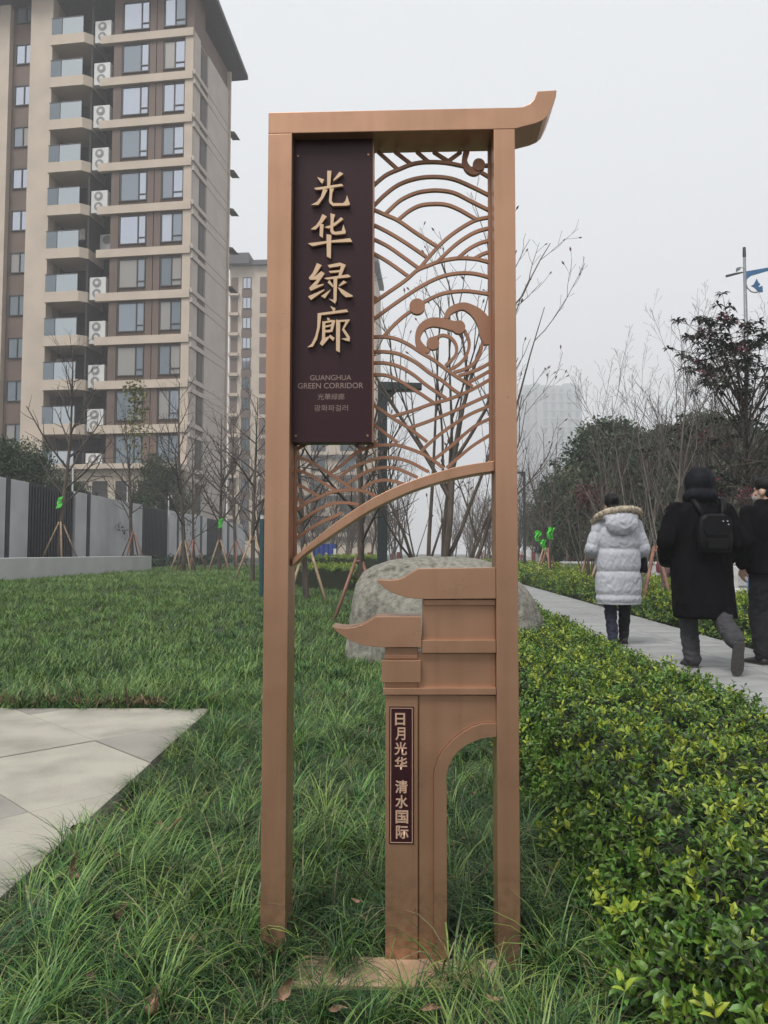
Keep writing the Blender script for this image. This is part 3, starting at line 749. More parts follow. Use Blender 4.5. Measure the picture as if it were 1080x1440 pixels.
pi[-1] = (xi, pi[-1][1]); po[-1] = (xo, po[-1][1])
leaf = [(xp1 + 0.0035, pz0), (xp1 + 0.0035, ztopp), (xr0 - 0.0008, ztopp)] + po + [(xo, pz0)]
MB().prism_xz(leaf, ay + 0.004, DP - 0.011).build('arch_panel', M_cop, sign)
MB().box(xp1 + 0.0004, xp1 + 0.0031, py + 0.016, DP - 0.014, pz0, ztopp - 0.001).build('groove', M_cop, sign)
trim = po + [(xo, pz0), (xi, pz0)] + pi[::-1]
trim = [(x + (0.0008 if i < len(po) + 1 else 0), z - (0.0008 if i < len(po) else 0)) for i, (x, z) in enumerate(trim)]
MB().prism_xz(trim, ay - 0.009, DP - 0.0115).build('arch_trim', M_cop, sign, bevel=0.0025)
# name strip on the pillar
sy = py - 0.0025
s0, s1 = sp(545, 993.5, sy), sp(583.8, 1187.3, sy)
xs0, xs1 = (sp(545, 993.5, sy)[0] + sp(549.7, 1187.3, sy)[0]) / 2, (sp(579.8, 993.5, sy)[0] + sp(584, 1187.3, sy)[0]) / 2
strip = MB().box(xs0, xs1, sy, py - 0.0003, s1[1], s0[1]).build('name_strip', M_plum, sign)
e1, e2 = 0.0034, 0.0052
fr = MB()
fr.box(xs0 + e1, xs1 - e1, sy - 0.0008, sy - 0.0002, s0[1] - e2, s0[1] - e1).box(xs0 + e1, xs1 - e1, sy - 0.0008, sy - 0.0002, s1[1] + e1, s1[1] + e2)
fr.box(xs0 + e1, xs0 + e2, sy - 0.0008, sy - 0.0002, s1[1] + e2, s0[1] - e2).box(xs1 - e2, xs1 - e1, sy - 0.0008, sy - 0.0002, s1[1] + e2, s0[1] - e2)
fr.build('border_line', M_letter, strip)
for i, (ch, v) in enumerate(zip('日月光华清水国际', (1011.3, 1031.9, 1052.7, 1073.4, 1106.3, 1127.3, 1148.7, 1170.3))):
    text(ch, 562.6 + (v - 1011) * 0.0185, v, 18.0 if ch != '日' else 17, sy - 0.001, M_letter, strip, 'printed_character', 0.022, 17.5 if ch not in '日月' else 14)
# base plate
zpl = 0.0
MB().box(xl1 + 0.035, xr0 - 0.002, -0.115, 0.03, -0.03, 0.012).build('base_plate', mat('base_plate_copper', (0.56, 0.39, 0.26), 0.5, metal=0.3, var=0.14, scale=14, bump=0.1), sign, bevel=0.002)
for bx in (xl1 + 0.08, xr0 - 0.06):
    for by in (-0.085,):
        MB().tube([(bx, by, 0.0118), (bx, by, 0.024)], 0.010, 6).build('bolt', M_cop, sign)
# small screw heads that fix the plate and strip
for zz in (n1[1] + .02, zbeam - .05):
    for xx in (max(nx0, xl1 + .0006) + .012, nx1 - .012):
        MB().prism_xz([(xx + .0035 * math.cos(a), zz + .0035 * math.sin(a)) for a in [2 * math.pi * i / 10 for i in range(10)]], NY - .002, NY - .0001).build('screw', M_cop2, plate)

# ------------------------------------------------------------------ boulder
rk = random.Random(11)
prof = [(486, 880), (489, 850), (494, 826), (504, 810), (522, 799), (548, 790), (580, 785), (606, 782), (640, 785), (672, 790), (700, 797), (722, 812), (742, 826), (756, 842), (768, 866), (776, 890)]
RY = 8.0
rp = [at_depth(u, v, RY) for u, v in prof]
mb = MB(); rings = []
xc, hw = (rp[0].x + rp[-1].x) / 2, (rp[-1].x - rp[0].x) / 2
dense = []
for i in range(len(rp) - 1):
    for k in range(6):
        t = k / 6; dense.append(rp[i].lerp(rp[i + 1], t))
dense.append(rp[-1])
for p in dense:
    e = max(0.06, 1 - ((p.x - xc) / hw) ** 2) ** 0.45
    d = 0.85 * e; h = p.z + 0.1
    ring = []
    for j in range(56):
        a = math.pi * j / 55
        c, s_ = math.cos(a), math.sin(a)
        y = -d * math.copysign(abs(c) ** 0.75, c); z = -0.1 + h * abs(s_) ** 0.55
        q = Vector((p.x, RY + 0.35 + y, z))
        n1 = mnoise.noise(q * 1.6) * 0.09 - (abs(mnoise.noise(q * 1.9 + Vector((3, 1, 7)))) - .25) * 0.15 - (abs(mnoise.noise(q * 6.3)) - .25) * 0.025 + mnoise.noise(q * 11) * 0.022 + mnoise.noise(q * 27) * 0.012
        ring.append((q.x + n1 * 0.4, q.y + n1 * (1.4 if c > 0 else 1.4), q.z + n1 * 0.35 * s_))
    rings.append(ring)
mb.loft(rings, cap=True)
M_rock = mat('boulder_stone', (0.235, 0.225, 0.192), 0.95, scale=17.0, col2=(0.115, 0.112, 0.092), bump=1.0, bscale=45, detail=15, mixlo=0.40, mixhi=0.70, spec=0.2)
tag(mb.build('boulder', M_rock, smooth=True), 'big weathered pale grey boulder lying behind the copper sign', 'boulder')

# ------------------------------------------------------------------ grass
M_bl = [mat('grass_blade_deep', (0.024, 0.078, 0.020), 0.5, var=0.2, scale=30, rand=0.35, trans=0.10, spec=0.4),
        mat('grass_blade_mid', (0.078, 0.180, 0.038), 0.5, var=0.2, scale=30, rand=0.32, trans=0.12, spec=0.4),
        mat('grass_blade_light', (0.215, 0.330, 0.075), 0.5, var=0.2, scale=30, rand=0.25, trans=0.25),
        mat('grass_blade_dry', (0.22, 0.19, 0.10), 0.7, var=0.2, scale=30, rand=0.2, trans=0.1)]
gr = random.Random(21)
def blade(mb, p, az, L, w, lean, droop, m, n=5):
    pts = []; x = 0.0; z = 0.0; a = lean
    for k in range(n + 1):
        pts.append((x, z)); a2 = a + droop * (k / n) ** 1.3
        x += math.sin(a2) * L / n; z += math.cos(a2) * L / n
    ca, sa = math.cos(az), math.sin(az); vv = []
    for k, (x, z) in enumerate(pts):
        ww = w * (1 - (k / n) ** 2.2) * 0.5 + 0.0002
        tw = 0.3 * math.sin(k * 0.8 + az)
        cx, sx = math.cos(az + math.pi / 2 + tw), math.sin(az + math.pi / 2 + tw)
        vv += [(p[0] + ca * x + cx * ww, p[1] + sa * x + sx * ww, p[2] + max(z, 0.004)), (p[0] + ca * x - cx * ww, p[1] + sa * x - sx * ww, p[2] + max(z, 0.004))]
    mb.add(vv, [(2 * k, 2 * k + 1, 2 * k + 3, 2 * k + 2) for k in range(n)], m)
def tuft(name, nb_, Lmin, Lmax, w, weights, spread=0.035, nseg=5, comb=None):
    mb = MB()
    for _ in range(nb_):
        az = gr.uniform(0, 2 * math.pi) if comb is None else gr.gauss(comb, 0.9)
        r = spread * math.sqrt(gr.random()); b = gr.uniform(0, 2 * math.pi)
        blade(mb, (r * math.cos(b), r * math.sin(b), 0), az, gr.uniform(Lmin, Lmax), w * gr.uniform(0.7, 1.2), gr.uniform(0.1, 0.85), gr.uniform(1.0, 3.0), gr.choices(range(4), weights)[0], nseg)
    return bpy.data.objects.new(name, mb.mesh(name, M_bl, True))
near_t = [tuft('grass_tuft_a', 42, .18, .38, .0050, (5, 4, 1.4, .5)), tuft('grass_tuft_b', 34, .20, .40, .0055, (3, 5, 2, .3), comb=0.0), tuft('grass_tuft_c', 40, .15, .32, .005, (6, 3, 1.0, .4)),
          tuft('grass_tuft_d', 30, .20, .40, .0056, (1, 4, 5, .3)), tuft('grass_tuft_e', 46, .12, .26, .0046, (5, 4, 1, .8), .05), tuft('grass_tuft_f', 26, .16, .30, .005, (4, 4, 1, 3), comb=0.0)]
far_t = [tuft('lawn_tuft_a', 30, .13, .24, .009, (4, 5, 1.5, .2), .09, 3), tuft('lawn_tuft_b', 30, .12, .22, .009, (1, 4, 5, .3), .09, 3), tuft('lawn_tuft_c', 26, .13, .24, .010, (6, 4, .6, .2), .09, 3)]
def in_frame(x, y, z, mx=420):
    q = CAM_M.inverted() @ Vector((x, y, z))
    if q.z > -0.3: return False
    u, v = 540 + FPX * q.x / -q.z, 720 - FPX * q.y / -q.z
    return -mx < u < 1080 + mx and v < 1440 + 420
def rock_at(x, y):
    return abs(x - xc) < hw * 0.90 and abs(y - RY - 0.35) < 0.62
def grass_ok(x, y):
    if x < TX + 0.02 and y < TY + 0.03: return False
    t = path_t(x, y)
    edge = 0.62 + 0.06 * math.sin(y * 2.3) + (0.10 if y < 2 else 0)
    if t > edge and y < 40: return False
    if x < -9.55 and y < 31: return False
    if rock_at(x, y): return False
    if SO.x + xl1 - 0.0 < x < SO.x + xr1 and 2.2 - 0.02 < y < 2.2 + 0.13 and (x < SO.x + xl1 + 0.03 or x > SO.x + xr0 - 0.03 or SO.x + xp0 - 0.02 < x < SO.x + xi + 0.02): return False
    if SO.x + xl1 + 0.02 < x < SO.x + xr0 - 0.0 and 2.2 - 0.15 < y < 2.2 + 0.035 and gr.random() < 0.78: return False
    if -3.3 < x < 2.7 and 24.6 < y < 27.4: return False
    return True
def sow(zones, protos, name, label):
    P, RO, S, K = [], [], [], []
    for (y0, y1, x0, x1, dens, s0, s1) in zones:
        for _ in range(int((y1 - y0) * (x1 - x0) * dens)):
            x, y = gr.uniform(x0, x1), gr.uniform(y0, y1)
            if not grass_ok(x, y): continue
            z = ground_z(x, y)
            if x < TX and y < 5.5: z = 0
            if not in_frame(x, y, z): continue
            c = mnoise.noise(Vector((x * 0.9, y * 0.9, 3.0)))
            sc = gr.uniform(s0, s1) * (1 + 0.35 * c)
            if y < 6 and mnoise.noise(Vector((x * 4.2, y * 4.2, 7.0))) < -0.30 and gr.random() < 0.75: continue
            base_f = abs(x - 0.0) < 0.5 and 1.75 < y < 2.1
            if base_f: sc *= 0.78 if gr.random() < .6 else 0.5
            if TX < x < TX + 0.12 and y < 5.5: sc *= 0.8
            P.append((x, y, z - 0.01)); S.append(sc)
            n = len(protos)
            if n == 6:
                k = gr.choices(range(6), (4 - 3 * c, 3, 4 - 4 * c, 1.0 + max(0, 6 * c), 3, 0.5))[0]
            else:
                lit = smooth((-x - 2.0) / 4) * smooth((y - 8.2) / 2.0) * 5 + 1.2  # sunlit left part of the lawn painted in with lighter tufts
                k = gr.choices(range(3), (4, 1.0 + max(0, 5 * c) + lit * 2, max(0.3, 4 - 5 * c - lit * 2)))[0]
            K.append(k)
            lean = gr.uniform(0, 0.30); a = gr.uniform(0, 6.28)
            RO.append((lean * math.cos(a), lean * math.sin(a), gr.gauss(0.5 + 3 * mnoise.noise(Vector((x * 1.3, y * 1.3, 9))), 1.0)))
    o = scatter(name, P, RO, S, K, protos)
    tag(o, label, 'grass', kind='stuff'); return o
sow([(0.75, 3.2, -1.9, 1.0, 240, .46, .90), (3.2, 6.0, -3.4, 1.0, 165, .52, .92)], near_t, 'long_grass', 'long arching dark green grass tufts around the sign and the stone terrace')
sow([(5.4, 9, -5.5, 1.2, 110, .6, .95), (9, 15, -9.6, 1.5, 60, .6, .95), (15, 24, -9.8, 2.2, 32, .65, 1.0), (24, 40, -10.5, 3, 15, .7, 1.1), (5.4, 9, -2.4, 1.2, 45, .7, 1.0)], far_t, 'lawn_grass', 'green lawn grass stretching to the planter and the young trees')

# ------------------------------------------------------------------ clipped hedges either side of the path
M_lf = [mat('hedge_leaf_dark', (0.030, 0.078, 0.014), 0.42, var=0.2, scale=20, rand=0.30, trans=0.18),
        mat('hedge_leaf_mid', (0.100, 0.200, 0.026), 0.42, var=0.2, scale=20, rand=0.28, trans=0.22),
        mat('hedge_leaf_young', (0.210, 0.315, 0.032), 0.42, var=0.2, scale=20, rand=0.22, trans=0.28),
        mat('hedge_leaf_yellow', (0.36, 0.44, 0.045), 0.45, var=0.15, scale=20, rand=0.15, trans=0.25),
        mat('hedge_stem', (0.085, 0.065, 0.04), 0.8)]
def leaf(mb, p, d, up, L, w, m, fold=0.25, curl=0.25, fine=False):
    d = d.normalized(); s_ = d.cross(up); s_ = s_.normalized() if s_.length > 1e-5 else d.orthogonal().normalized(); n = s_.cross(d)
    c = p + d * L * 0.5; tip = p + d * L - n * L * curl
    a, b = c + s_ * w / 2 + n * w * fold, c - s_ * w / 2 + n * w * fold
    if not fine:
        mb.add([p, a, c, b, tip], [(0, 1, 2), (0, 2, 3), (1, 4, 2), (2, 4, 3)], m); return
    f = n * w * fold; c1 = p + d * L * .3; c2 = p + d * L * .68 - n * L * curl * .35
    mb.add([p, c1 + s_ * w * .46 + f, c1, c1 - s_ * w * .46 + f, c2 + s_ * w * .42 + f, c2, c2 - s_ * w * .42 + f, tip],
           [(0, 1, 2), (0, 2, 3), (1, 4, 5, 2), (2, 5, 6, 3), (4, 7, 5), (5, 7, 6)], m)
hr = random.Random(5)
def sprig(name, young, ln=0.10, pairs=6, size=0.030):
    mb = MB(); bend = Vector((hr.uniform(-.2, .2), hr.uniform(-.2, .2), 1)).normalized()
    mb.tube([(0, 0, -0.03), bend * ln * 0.5, bend * ln], [0.0016, 0.0012, 0.0007], 3, 4, False)
    for i in range(pairs):
        t = (i + 0.3) / pairs; p = bend * ln * t
        for k in range(2):
            az = i * 1.45 + k * math.pi + hr.uniform(-.35, .35)
            el = 0.25 + 0.9 * t * t + hr.uniform(-.25, .25)
            d = Vector((math.cos(az) * math.cos(el), math.sin(az) * math.cos(el), math.sin(el)))
            r = t + hr.uniform(-.18, .18)
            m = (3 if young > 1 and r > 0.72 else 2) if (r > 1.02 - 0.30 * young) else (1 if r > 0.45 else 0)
            L = size * hr.uniform(0.75, 1.2) * (0.75 if t > 0.85 else 1)
            leaf(mb, p, d, Vector((0, 0, 1)), L, L * hr.uniform(.42, .54), m, .18, .2, True)
    return bpy.data.objects.new(name, mb.mesh(name, M_lf, False))
sprigs = [sprig('hedge_sprig_a', 0.3), sprig('hedge_sprig_b', 0.7), sprig('hedge_sprig_c', 0.0), sprig('hedge_sprig_d', 1.15), sprig('hedge_sprig_e', 2.0), sprig('hedge_sprig_f', 0.1, .12)]
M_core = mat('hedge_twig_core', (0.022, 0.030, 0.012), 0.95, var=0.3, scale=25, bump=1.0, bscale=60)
def hedge(name, label, t0, t1, y0, y1, top, base, dens, face_left, face_right, yng):
    root = empty(name, (PATH_DX * y0 + (t0 + t1) / 2, y0, base)); tag(root, label, 'hedge')
    ox, oy, oz = root.location
    # sections of the bush across the path direction
    def topz(t, y):
        e0 = min(1, max(0, (t - t0) / 0.45)) if face_left else 1
        e1 = min(1, max(0, (t1 - t) / 0.25)) if face_right else 1
        ee = (1 - (1 - e0) ** 2.2) * (1 - (1 - e1) ** 3.0)
        return base + (top(y) - base) * (0.25 + 0.75 * ee) + 0.045 * mnoise.noise(Vector((t * 3.1, y * 3.1, 1.0))) + 0.03 * mnoise.noise(Vector((t * 8, y * 8, 2.0)))
    mb = MB(); n = 14; rings = []
    y = y0
    while y <= y1 + 1e-6:
        r = [(PATH_DX * y + t0 + 0.06 - ox, y - oy, base - 0.1 - oz)]
        for i in range(n):
            t = t0 + 0.06 + (t1 - t0 - 0.12) * i / (n - 1)
            r.append((PATH_DX * y + t - ox, y - oy, topz(t, y) - 0.075 - oz))
        r.append((PATH_DX * y + t1 - 0.06 - ox, y - oy, base - 0.1 - oz))
        rings.append(r); y += 0.25 if y < 8 else 1.0
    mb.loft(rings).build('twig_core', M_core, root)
    P, RO, S, K = [], [], [], []
    for (ya, yb, d, sc) in dens:
        area = (yb - ya) * (t1 - t0)
        for _ in range(int(area * d)):
            y = hr.uniform(ya, yb); t = hr.uniform(t0, t1)
            if rock_at(PATH_DX * y + t, y): continue
            z = topz(t, y) - 0.075 - hr.random() ** 2 * 0.10
            if not in_frame(PATH_DX * y + t, y, z): continue
            tx = -0.5 if (face_left and t < t0 + 0.3) else (0.5 if face_right and t > t1 - 0.15 else 0)
            c = mnoise.noise(Vector((t * 2.2, y * 2.2, 5.0)))
            P.append((PATH_DX * y + t - ox, y - oy, z - oz)); RO.append((hr.gauss(0, .38), tx + hr.gauss(0, .38), hr.uniform(0, 6.28))); S.append(sc * hr.uniform(.75, 1.25))
            yw = max(0.05, yng + 0.9 * c)
            K.append(hr.choices(range(6), (4, 4, max(.3, 3 - 5 * c), yw * 4.6, yw * 0.42, 1.6))[0])
        for side, on in ((t0, face_left), (t1, face_right)):
            if not on: continue
            hgt = 0.35
            for _ in range(int((yb - ya) * hgt * d * 1.1)):
                y = hr.uniform(ya, yb); f = hr.random()
                t = side + (0.05 if side == t0 else -0.05) + hr.uniform(-.03, .03) + (0.12 * f if side == t0 else -0.05 * f)
                z = base + 0.02 + f * (topz(t, y) - base - 0.05)
                if not in_frame(PATH_DX * y + t, y, z): continue
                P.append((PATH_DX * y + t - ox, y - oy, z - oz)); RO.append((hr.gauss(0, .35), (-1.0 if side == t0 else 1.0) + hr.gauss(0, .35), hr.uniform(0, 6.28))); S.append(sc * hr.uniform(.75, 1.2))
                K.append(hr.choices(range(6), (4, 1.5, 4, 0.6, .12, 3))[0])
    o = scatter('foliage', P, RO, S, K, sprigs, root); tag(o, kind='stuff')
    return root
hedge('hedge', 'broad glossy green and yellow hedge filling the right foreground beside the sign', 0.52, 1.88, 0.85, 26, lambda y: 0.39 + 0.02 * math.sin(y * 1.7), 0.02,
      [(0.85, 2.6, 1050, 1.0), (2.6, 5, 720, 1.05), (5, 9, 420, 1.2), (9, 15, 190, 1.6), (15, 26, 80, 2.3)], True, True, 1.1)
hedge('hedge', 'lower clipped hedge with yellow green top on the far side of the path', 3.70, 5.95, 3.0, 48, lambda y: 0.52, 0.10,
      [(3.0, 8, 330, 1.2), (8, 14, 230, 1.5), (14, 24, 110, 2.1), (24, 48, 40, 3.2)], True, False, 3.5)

for t0_, t1_, ya_, yb_, tp_, lab_ in ((-3.6, -1.45, 20.5, 23.6, .72, 'low yellow green hedge before the side path left of the boulder'), (-5.0, -1.0, 28.2, 31.5, .95, 'low green hedge behind the side path beyond the lawn')):
    hedge('hedge', lab_, t0_, t1_, ya_, yb_, lambda y, q=tp_: q, .18, [(ya_, yb_, 110, 2.0)], True, True, 2.2)

# ------------------------------------------------------------------ trees
M_bark = mat('bark_grey', (0.105, 0.082, 0.064), 0.9, var=0.25, scale=9, bump=0.7, bscale=40, stretch=(1, 1, 0.25))
M_bark2 = mat('bark_pale', (0.150, 0.132, 0.112), 0.9, var=0.2, scale=8, bump=0.5, bscale=40, stretch=(1, 1, 0.25))
M_twig = mat('twig_brown', (0.075, 0.062, 0.052), 0.9, var=0.15)
M_bud = mat('flower_bud', (0.16, 0.09, 0.09), 0.8)
M_pole = mat('bamboo_pole', (0.36, 0.26, 0.165), 0.75, var=0.2, scale=7)
M_poler = mat('reddish_pole', (0.26, 0.13, 0.09), 0.8, var=0.2, scale=7)
M_green = mat('green_tag', (0.08, 0.55, 0.05), 0.6)
M_wrap = mat('red_wrap', (0.17, 0.045, 0.04), 0.8, var=0.2, scale=10)
class Tree:
    def __init__(s, seed): s.r = random.Random(seed); s.tr, s.tw, s.bd = MB(), MB(), MB()
    def limb(s, p, d, L, r0, r1, lev, spec):
        rr = s.r; k = spec['seg'][lev]; pts = [p.copy()]; rad = [r0]
        q = p.copy(); dd = d.normalized()
        for i in range(k):
            dd = (dd + Vector((rr.gauss(0, 1), rr.gauss(0, 1), rr.gauss(0, .5))) * spec['wob'][lev] + Vector((0, 0, 1)) * spec['up'][lev]).normalized()
            q = q + dd * L / k; pts.append(q.copy()); rad.append(r0 + (r1 - r0) * (i + 1) / k)
        (s.tr if lev <= spec.get('trunk_levels', 0) else s.tw).tube(pts, rad, spec['sides'][lev], 0, False)
        if lev == spec['n'] and spec.get('bud') and rr.random() < spec['bud']:
            e = pts[-1]; s.bd.tube([e - dd * .01, e + dd * .02, e + dd * .05], [.004, spec.get('budr', .014), .003], 4, 0, False)
        if lev < spec['n']:
            nc = spec['kids'][lev]; nc = rr.randint(int(nc * .75), int(math.ceil(nc * 1.25)))
            for j in range(nc):
                f = spec['from'][lev] + (1 - spec['from'][lev]) * (j + rr.random()) / nc
                x = f * k; i = min(k - 1, int(x)); pp = pts[i].lerp(pts[i + 1], x - i); rl = rad[i] + (rad[i + 1] - rad[i]) * (x - i)
                base = (pts[i + 1] - pts[i]).normalized(); az = j * 2.4 + rr.uniform(-.6, .6)
                o1 = base.orthogonal().normalized(); o2 = base.cross(o1); ang = spec['ang'][lev] * rr.uniform(.7, 1.25)
                nd = base * math.cos(ang) + (o1 * math.cos(az) + o2 * math.sin(az)) * math.sin(ang)
                ll = L * spec['len'][lev] * (1.15 - 0.6 * f) * rr.uniform(.7, 1.2)
                cr = min(rl * 0.75, r0 * spec['rad'][lev])
                s.limb(pp, nd, ll, cr, max(cr * .35, spec.get('rmin', .003)), lev + 1, spec)
    def meshes(s, nm, mt, mw=None):
        out = [(nm[0], s.tr.mesh(nm[0], mt, True))]
        if s.tw.v: out.append((nm[1], s.tw.mesh(nm[1], mw or M_twig, True)))
        if s.bd.v: out.append(('buds', s.bd.mesh('buds', M_bud, True)))
        return out
def plant(name, parts, loc, rz, label, group=None, scale=1.0, cat='tree'):
    t = empty(name, loc, rz); t.scale = (scale,) * 3; tag(t, label, cat, group)
    for nm, me in parts: inst(nm, me, t)
    return t
# the large multi-stemmed tree right behind the boulder
mg = Tree(77); spec_m = dict(n=3, trunk_levels=1, seg=(7, 6, 4, 3), wob=(.07, .09, .10, .12), up=(.10, .13, .10, .08), sides=(8, 6, 4, 3), kids=(5, 4, 3), len=(.46, .5, .45), ang=(.55, .50, .6), rad=(.50, .5, .5), bud=.35, rmin=.0028)
spec_m['from'] = (.12, .2, .25)
for (dx, dyy, lx, ly_, L, r) in ((0, 0, .02, 0, 5.4, .060), (.10, .05, .12, .1, 5.0, .042), (.16, -.06, .30, -.10, 4.6, .038), (-.12, .02, -.18, .08, 4.7, .038), (-.08, -.1, -.42, -.12, 3.6, .032), (.08, .12, .42, .2, 3.9, .034)):
    mg.limb(Vector((dx * .6, dyy * .6, -.05)), Vector((lx, ly_, 1)), L, r, r * .12, 0, dict(spec_m))
plant('bare_tree', mg.meshes(('trunk', 'twigs'), M_bark), (at_depth(618, 780, 10.4).x, 10.4, 0.08), 0.4, 'large many stemmed bare tree with upright branches directly behind the boulder')
# slim young trees held by stakes
def young(seed, H, r, kids=15, mats_=(None, None), up=.07):
    t = Tree(seed); sp_ = dict(n=2, trunk_levels=0, seg=(10, 5, 3), wob=(.025, .10, .12), up=(.10, up, .06), sides=(6, 4, 3), kids=(kids, 6), len=(.32, .45), ang=(.85, .7), rad=(.42, .5), rmin=.004)
    sp_['from'] = (.24, .15); t.limb(Vector((0, 0, -.1)), Vector((0, 0, 1)), H, r, r * .12, 0, sp_)
    return t.meshes(('trunk', 'twigs'), mats_[0] or M_bark, mats_[1])
Y1, Y2, Y3 = young(3, 7.2, .095), young(8, 6.4, .09, 18), young(15, 5.4, .072, 13)
def stakes(loc, n, h, spread, m, label, group=None, rz=0.0):
    s_ = empty('tree_stakes', loc, rz); tag(s_, label, 'stakes', group)
    for i in range(n):
        a = 2 * math.pi * i / n + .5
        MB().tube([(spread * math.cos(a), spread * math.sin(a), -.15), (spread * .08 * math.cos(a), spread * .08 * math.sin(a), h)], [.032, .027], 6).build('pole', m, s_, smooth=True)
    MB().tube([(.07 * math.cos(a), .07 * math.sin(a), h * .93) for a in [2 * math.pi * i / 10 for i in range(11)]], .012, 4).build('tie', m, s_)
    return s_
yl = [(85, 25.6, .90, Y1, 'slim bare tree with bright green tag growing in planter before the dark gate', 1), (187, 32.4, .75, Y2, 'bare tree with a tuft of yellow green leaves beside the white wall', 0),
      (259, 28.5, .39, Y1, 'bare staked tree on the lawn in front of the white wall panel', 0), (272, 30.5, .39, Y3, 'thinner bare tree crowded behind its neighbour at the end of the planter', 0),
      (309, 30.0, .39, Y2, 'bare staked tree on the lawn left of the tall gable corner', 1), (332, 34, .4, Y1, 'bare twiggy tree close to the far end of the white wall', 0), (356, 22, .36, Y3, 'bare tree with red wrapped stakes just left of the sign post', 0)]
for i, (u, Y, z, me, lab, tg) in enumerate(yl):
    x = (u - 540) / FPX * Y
    t = plant('young_tree', me, (x, Y, z), i * 1.7, lab, 'young bare trees along the white wall')
    if tg: MB().loft([[(-.10 + q, -.12 + .03 * math.sin(i * 1.7), z), (.06 + q, -.11 - .03 * math.sin(i * 2.1), z + .05), (.06 + q, -.10 - .03 * math.sin(i * 2.1), z + .05), (-.10 + q, -.10 + .03 * math.sin(i * 1.7), z)] for i, (q, z) in enumerate(((.05, 2.05), (0, 1.93), (.02, 1.8), (-.02, 1.68)))]).build('tag', M_green, t)
    stakes((x, Y, z), 4 if i != 6 else 3, 1.25, .62, M_poler if i % 2 else M_pole, ('%s propping the %s' % ('four reddish poles' if i % 2 else 'pale wooden poles', ['tree in the planter before the dark gate', 'leafy topped tree by the white wall', 'first tree on the lawn', 'thin tree at the planter end', 'tree by the tall gable', 'twiggy tree at the wall end', 'tree left of the sign'][i])), 'tree stakes', i * .9)
# the tuft of leaves on the second tree
lr = random.Random(8)
def leaf_cloud(mb, c, rad, n, L, squash=(1, 1, 1), w=.5, m=0, rng=lr):
    for _ in range(n):
        d = Vector((rng.gauss(0, 1), rng.gauss(0, 1), rng.gauss(0, 1))).normalized() * rad * rng.random() ** .45
        p = Vector(c) + Vector((d.x * squash[0], d.y * squash[1], d.z * squash[2]))
        dd = Vector((rng.gauss(0, 1), rng.gauss(0, 1), rng.gauss(0, .7))); l_ = L * rng.uniform(.7, 1.3)
        leaf(mb, p, dd if dd.length > .1 else Vector((1, 0, 0)), Vector((rng.gauss(0, .5), rng.gauss(0, .5), 1)), l_, l_ * w, m)
t2 = [o for o in bpy.data.objects if o.get('label') == yl[1][4]][0]
mb = MB()
for c, rr_, n in (((.3, .1, 7.3), .55, 200), ((.55, 0, 6.7), .5, 150), ((.1, 0, 6.2), .5, 100), ((1.3, 0, 5.8), .5, 60), ((.8, 0, 5.2), .8, 120), ((-.3, 0, 5.6), .6, 60)):
    leaf_cloud(mb, c, rr_, n, .16)
mb.build('leaves', mat('autumn_leaf', (0.17, 0.18, 0.04), .6, var=.2, rand=.1), t2)
# evergreen crowns
M_eg = mat('evergreen_leaf', (0.030, 0.072, 0.020), .45, var=.3, scale=1.2, col2=(0.018, 0.032, 0.014), trans=.1)
M_eg2 = mat('evergreen_leaf_light', (0.070, 0.120, 0.034), .5, var=.25, scale=2, trans=.15)
def evergreen(seed, H, W, n=90, leaves=280, L=.21, low=.12):
    rng = random.Random(seed); t = MB(); f = MB()
    t.tube([(0, 0, -.1), (.05, 0, H * .3), (0, .06, H * .62)], [.13, .10, .05], 7, 0, False)
    for i in range(n):
        a = rng.uniform(0, 6.28); h = H * (low + (1 - low) * (1 - rng.random() ** 1.3) * .95); prof_ = math.sin(math.pi * min(1, max(.06, (h / H - low) / (1 - low))) ** .75) ** .6
        r = W * .5 * prof_ * rng.uniform(.35, 1.05); c = (r * math.cos(a), r * math.sin(a), h)
        t.tube([(0, 0, h * .55), (c[0] * .55, c[1] * .55, h * .85), c], [.045, .03, .01], 4, 0, False)
        leaf_cloud(f, c, W * rng.uniform(.12, .22), leaves, L, (1, 1, .7), .45, 1 if rng.random() < .25 else 0, rng)
    return [('trunk', t.mesh('trunk', M_bark, True)), ('crown', f.mesh('crown', [M_eg, M_eg2]))]
E1, E2 = evergreen(31, 6.0, 4.6), evergreen(32, 5.2, 4.4)
S1 = evergreen(33, 3.6, 5.2, 80, 240, .15, .05)
for i, (u, Y, sc, me, lab) in enumerate([(860, 33, 1.1, E1, 'dense evergreen tree above the woman in the pale coat'), (930, 31, 1.15, E2, 'dark evergreen tree behind the bare trees left of the hooded man'),
     (1000, 29, 1.02, E1, 'broad evergreen behind the hooded man with the backpack'), (1075, 28, 1.05, E2, 'evergreen at the right picture edge beyond the street lamp'),
     (812, 41, .98, E2, 'evergreen tree left of the woman further along the path'), (786, 50, .93, E1, 'small evergreen in the middle distance right of the sign'),
     (768, 62, .9, E2, 'farthest evergreen right of the sign post in the haze')]):
    plant('evergreen_tree', me, ((u - 540) / FPX * Y, Y, .1), i * 1.3, lab, 'evergreen trees along the street', sc)
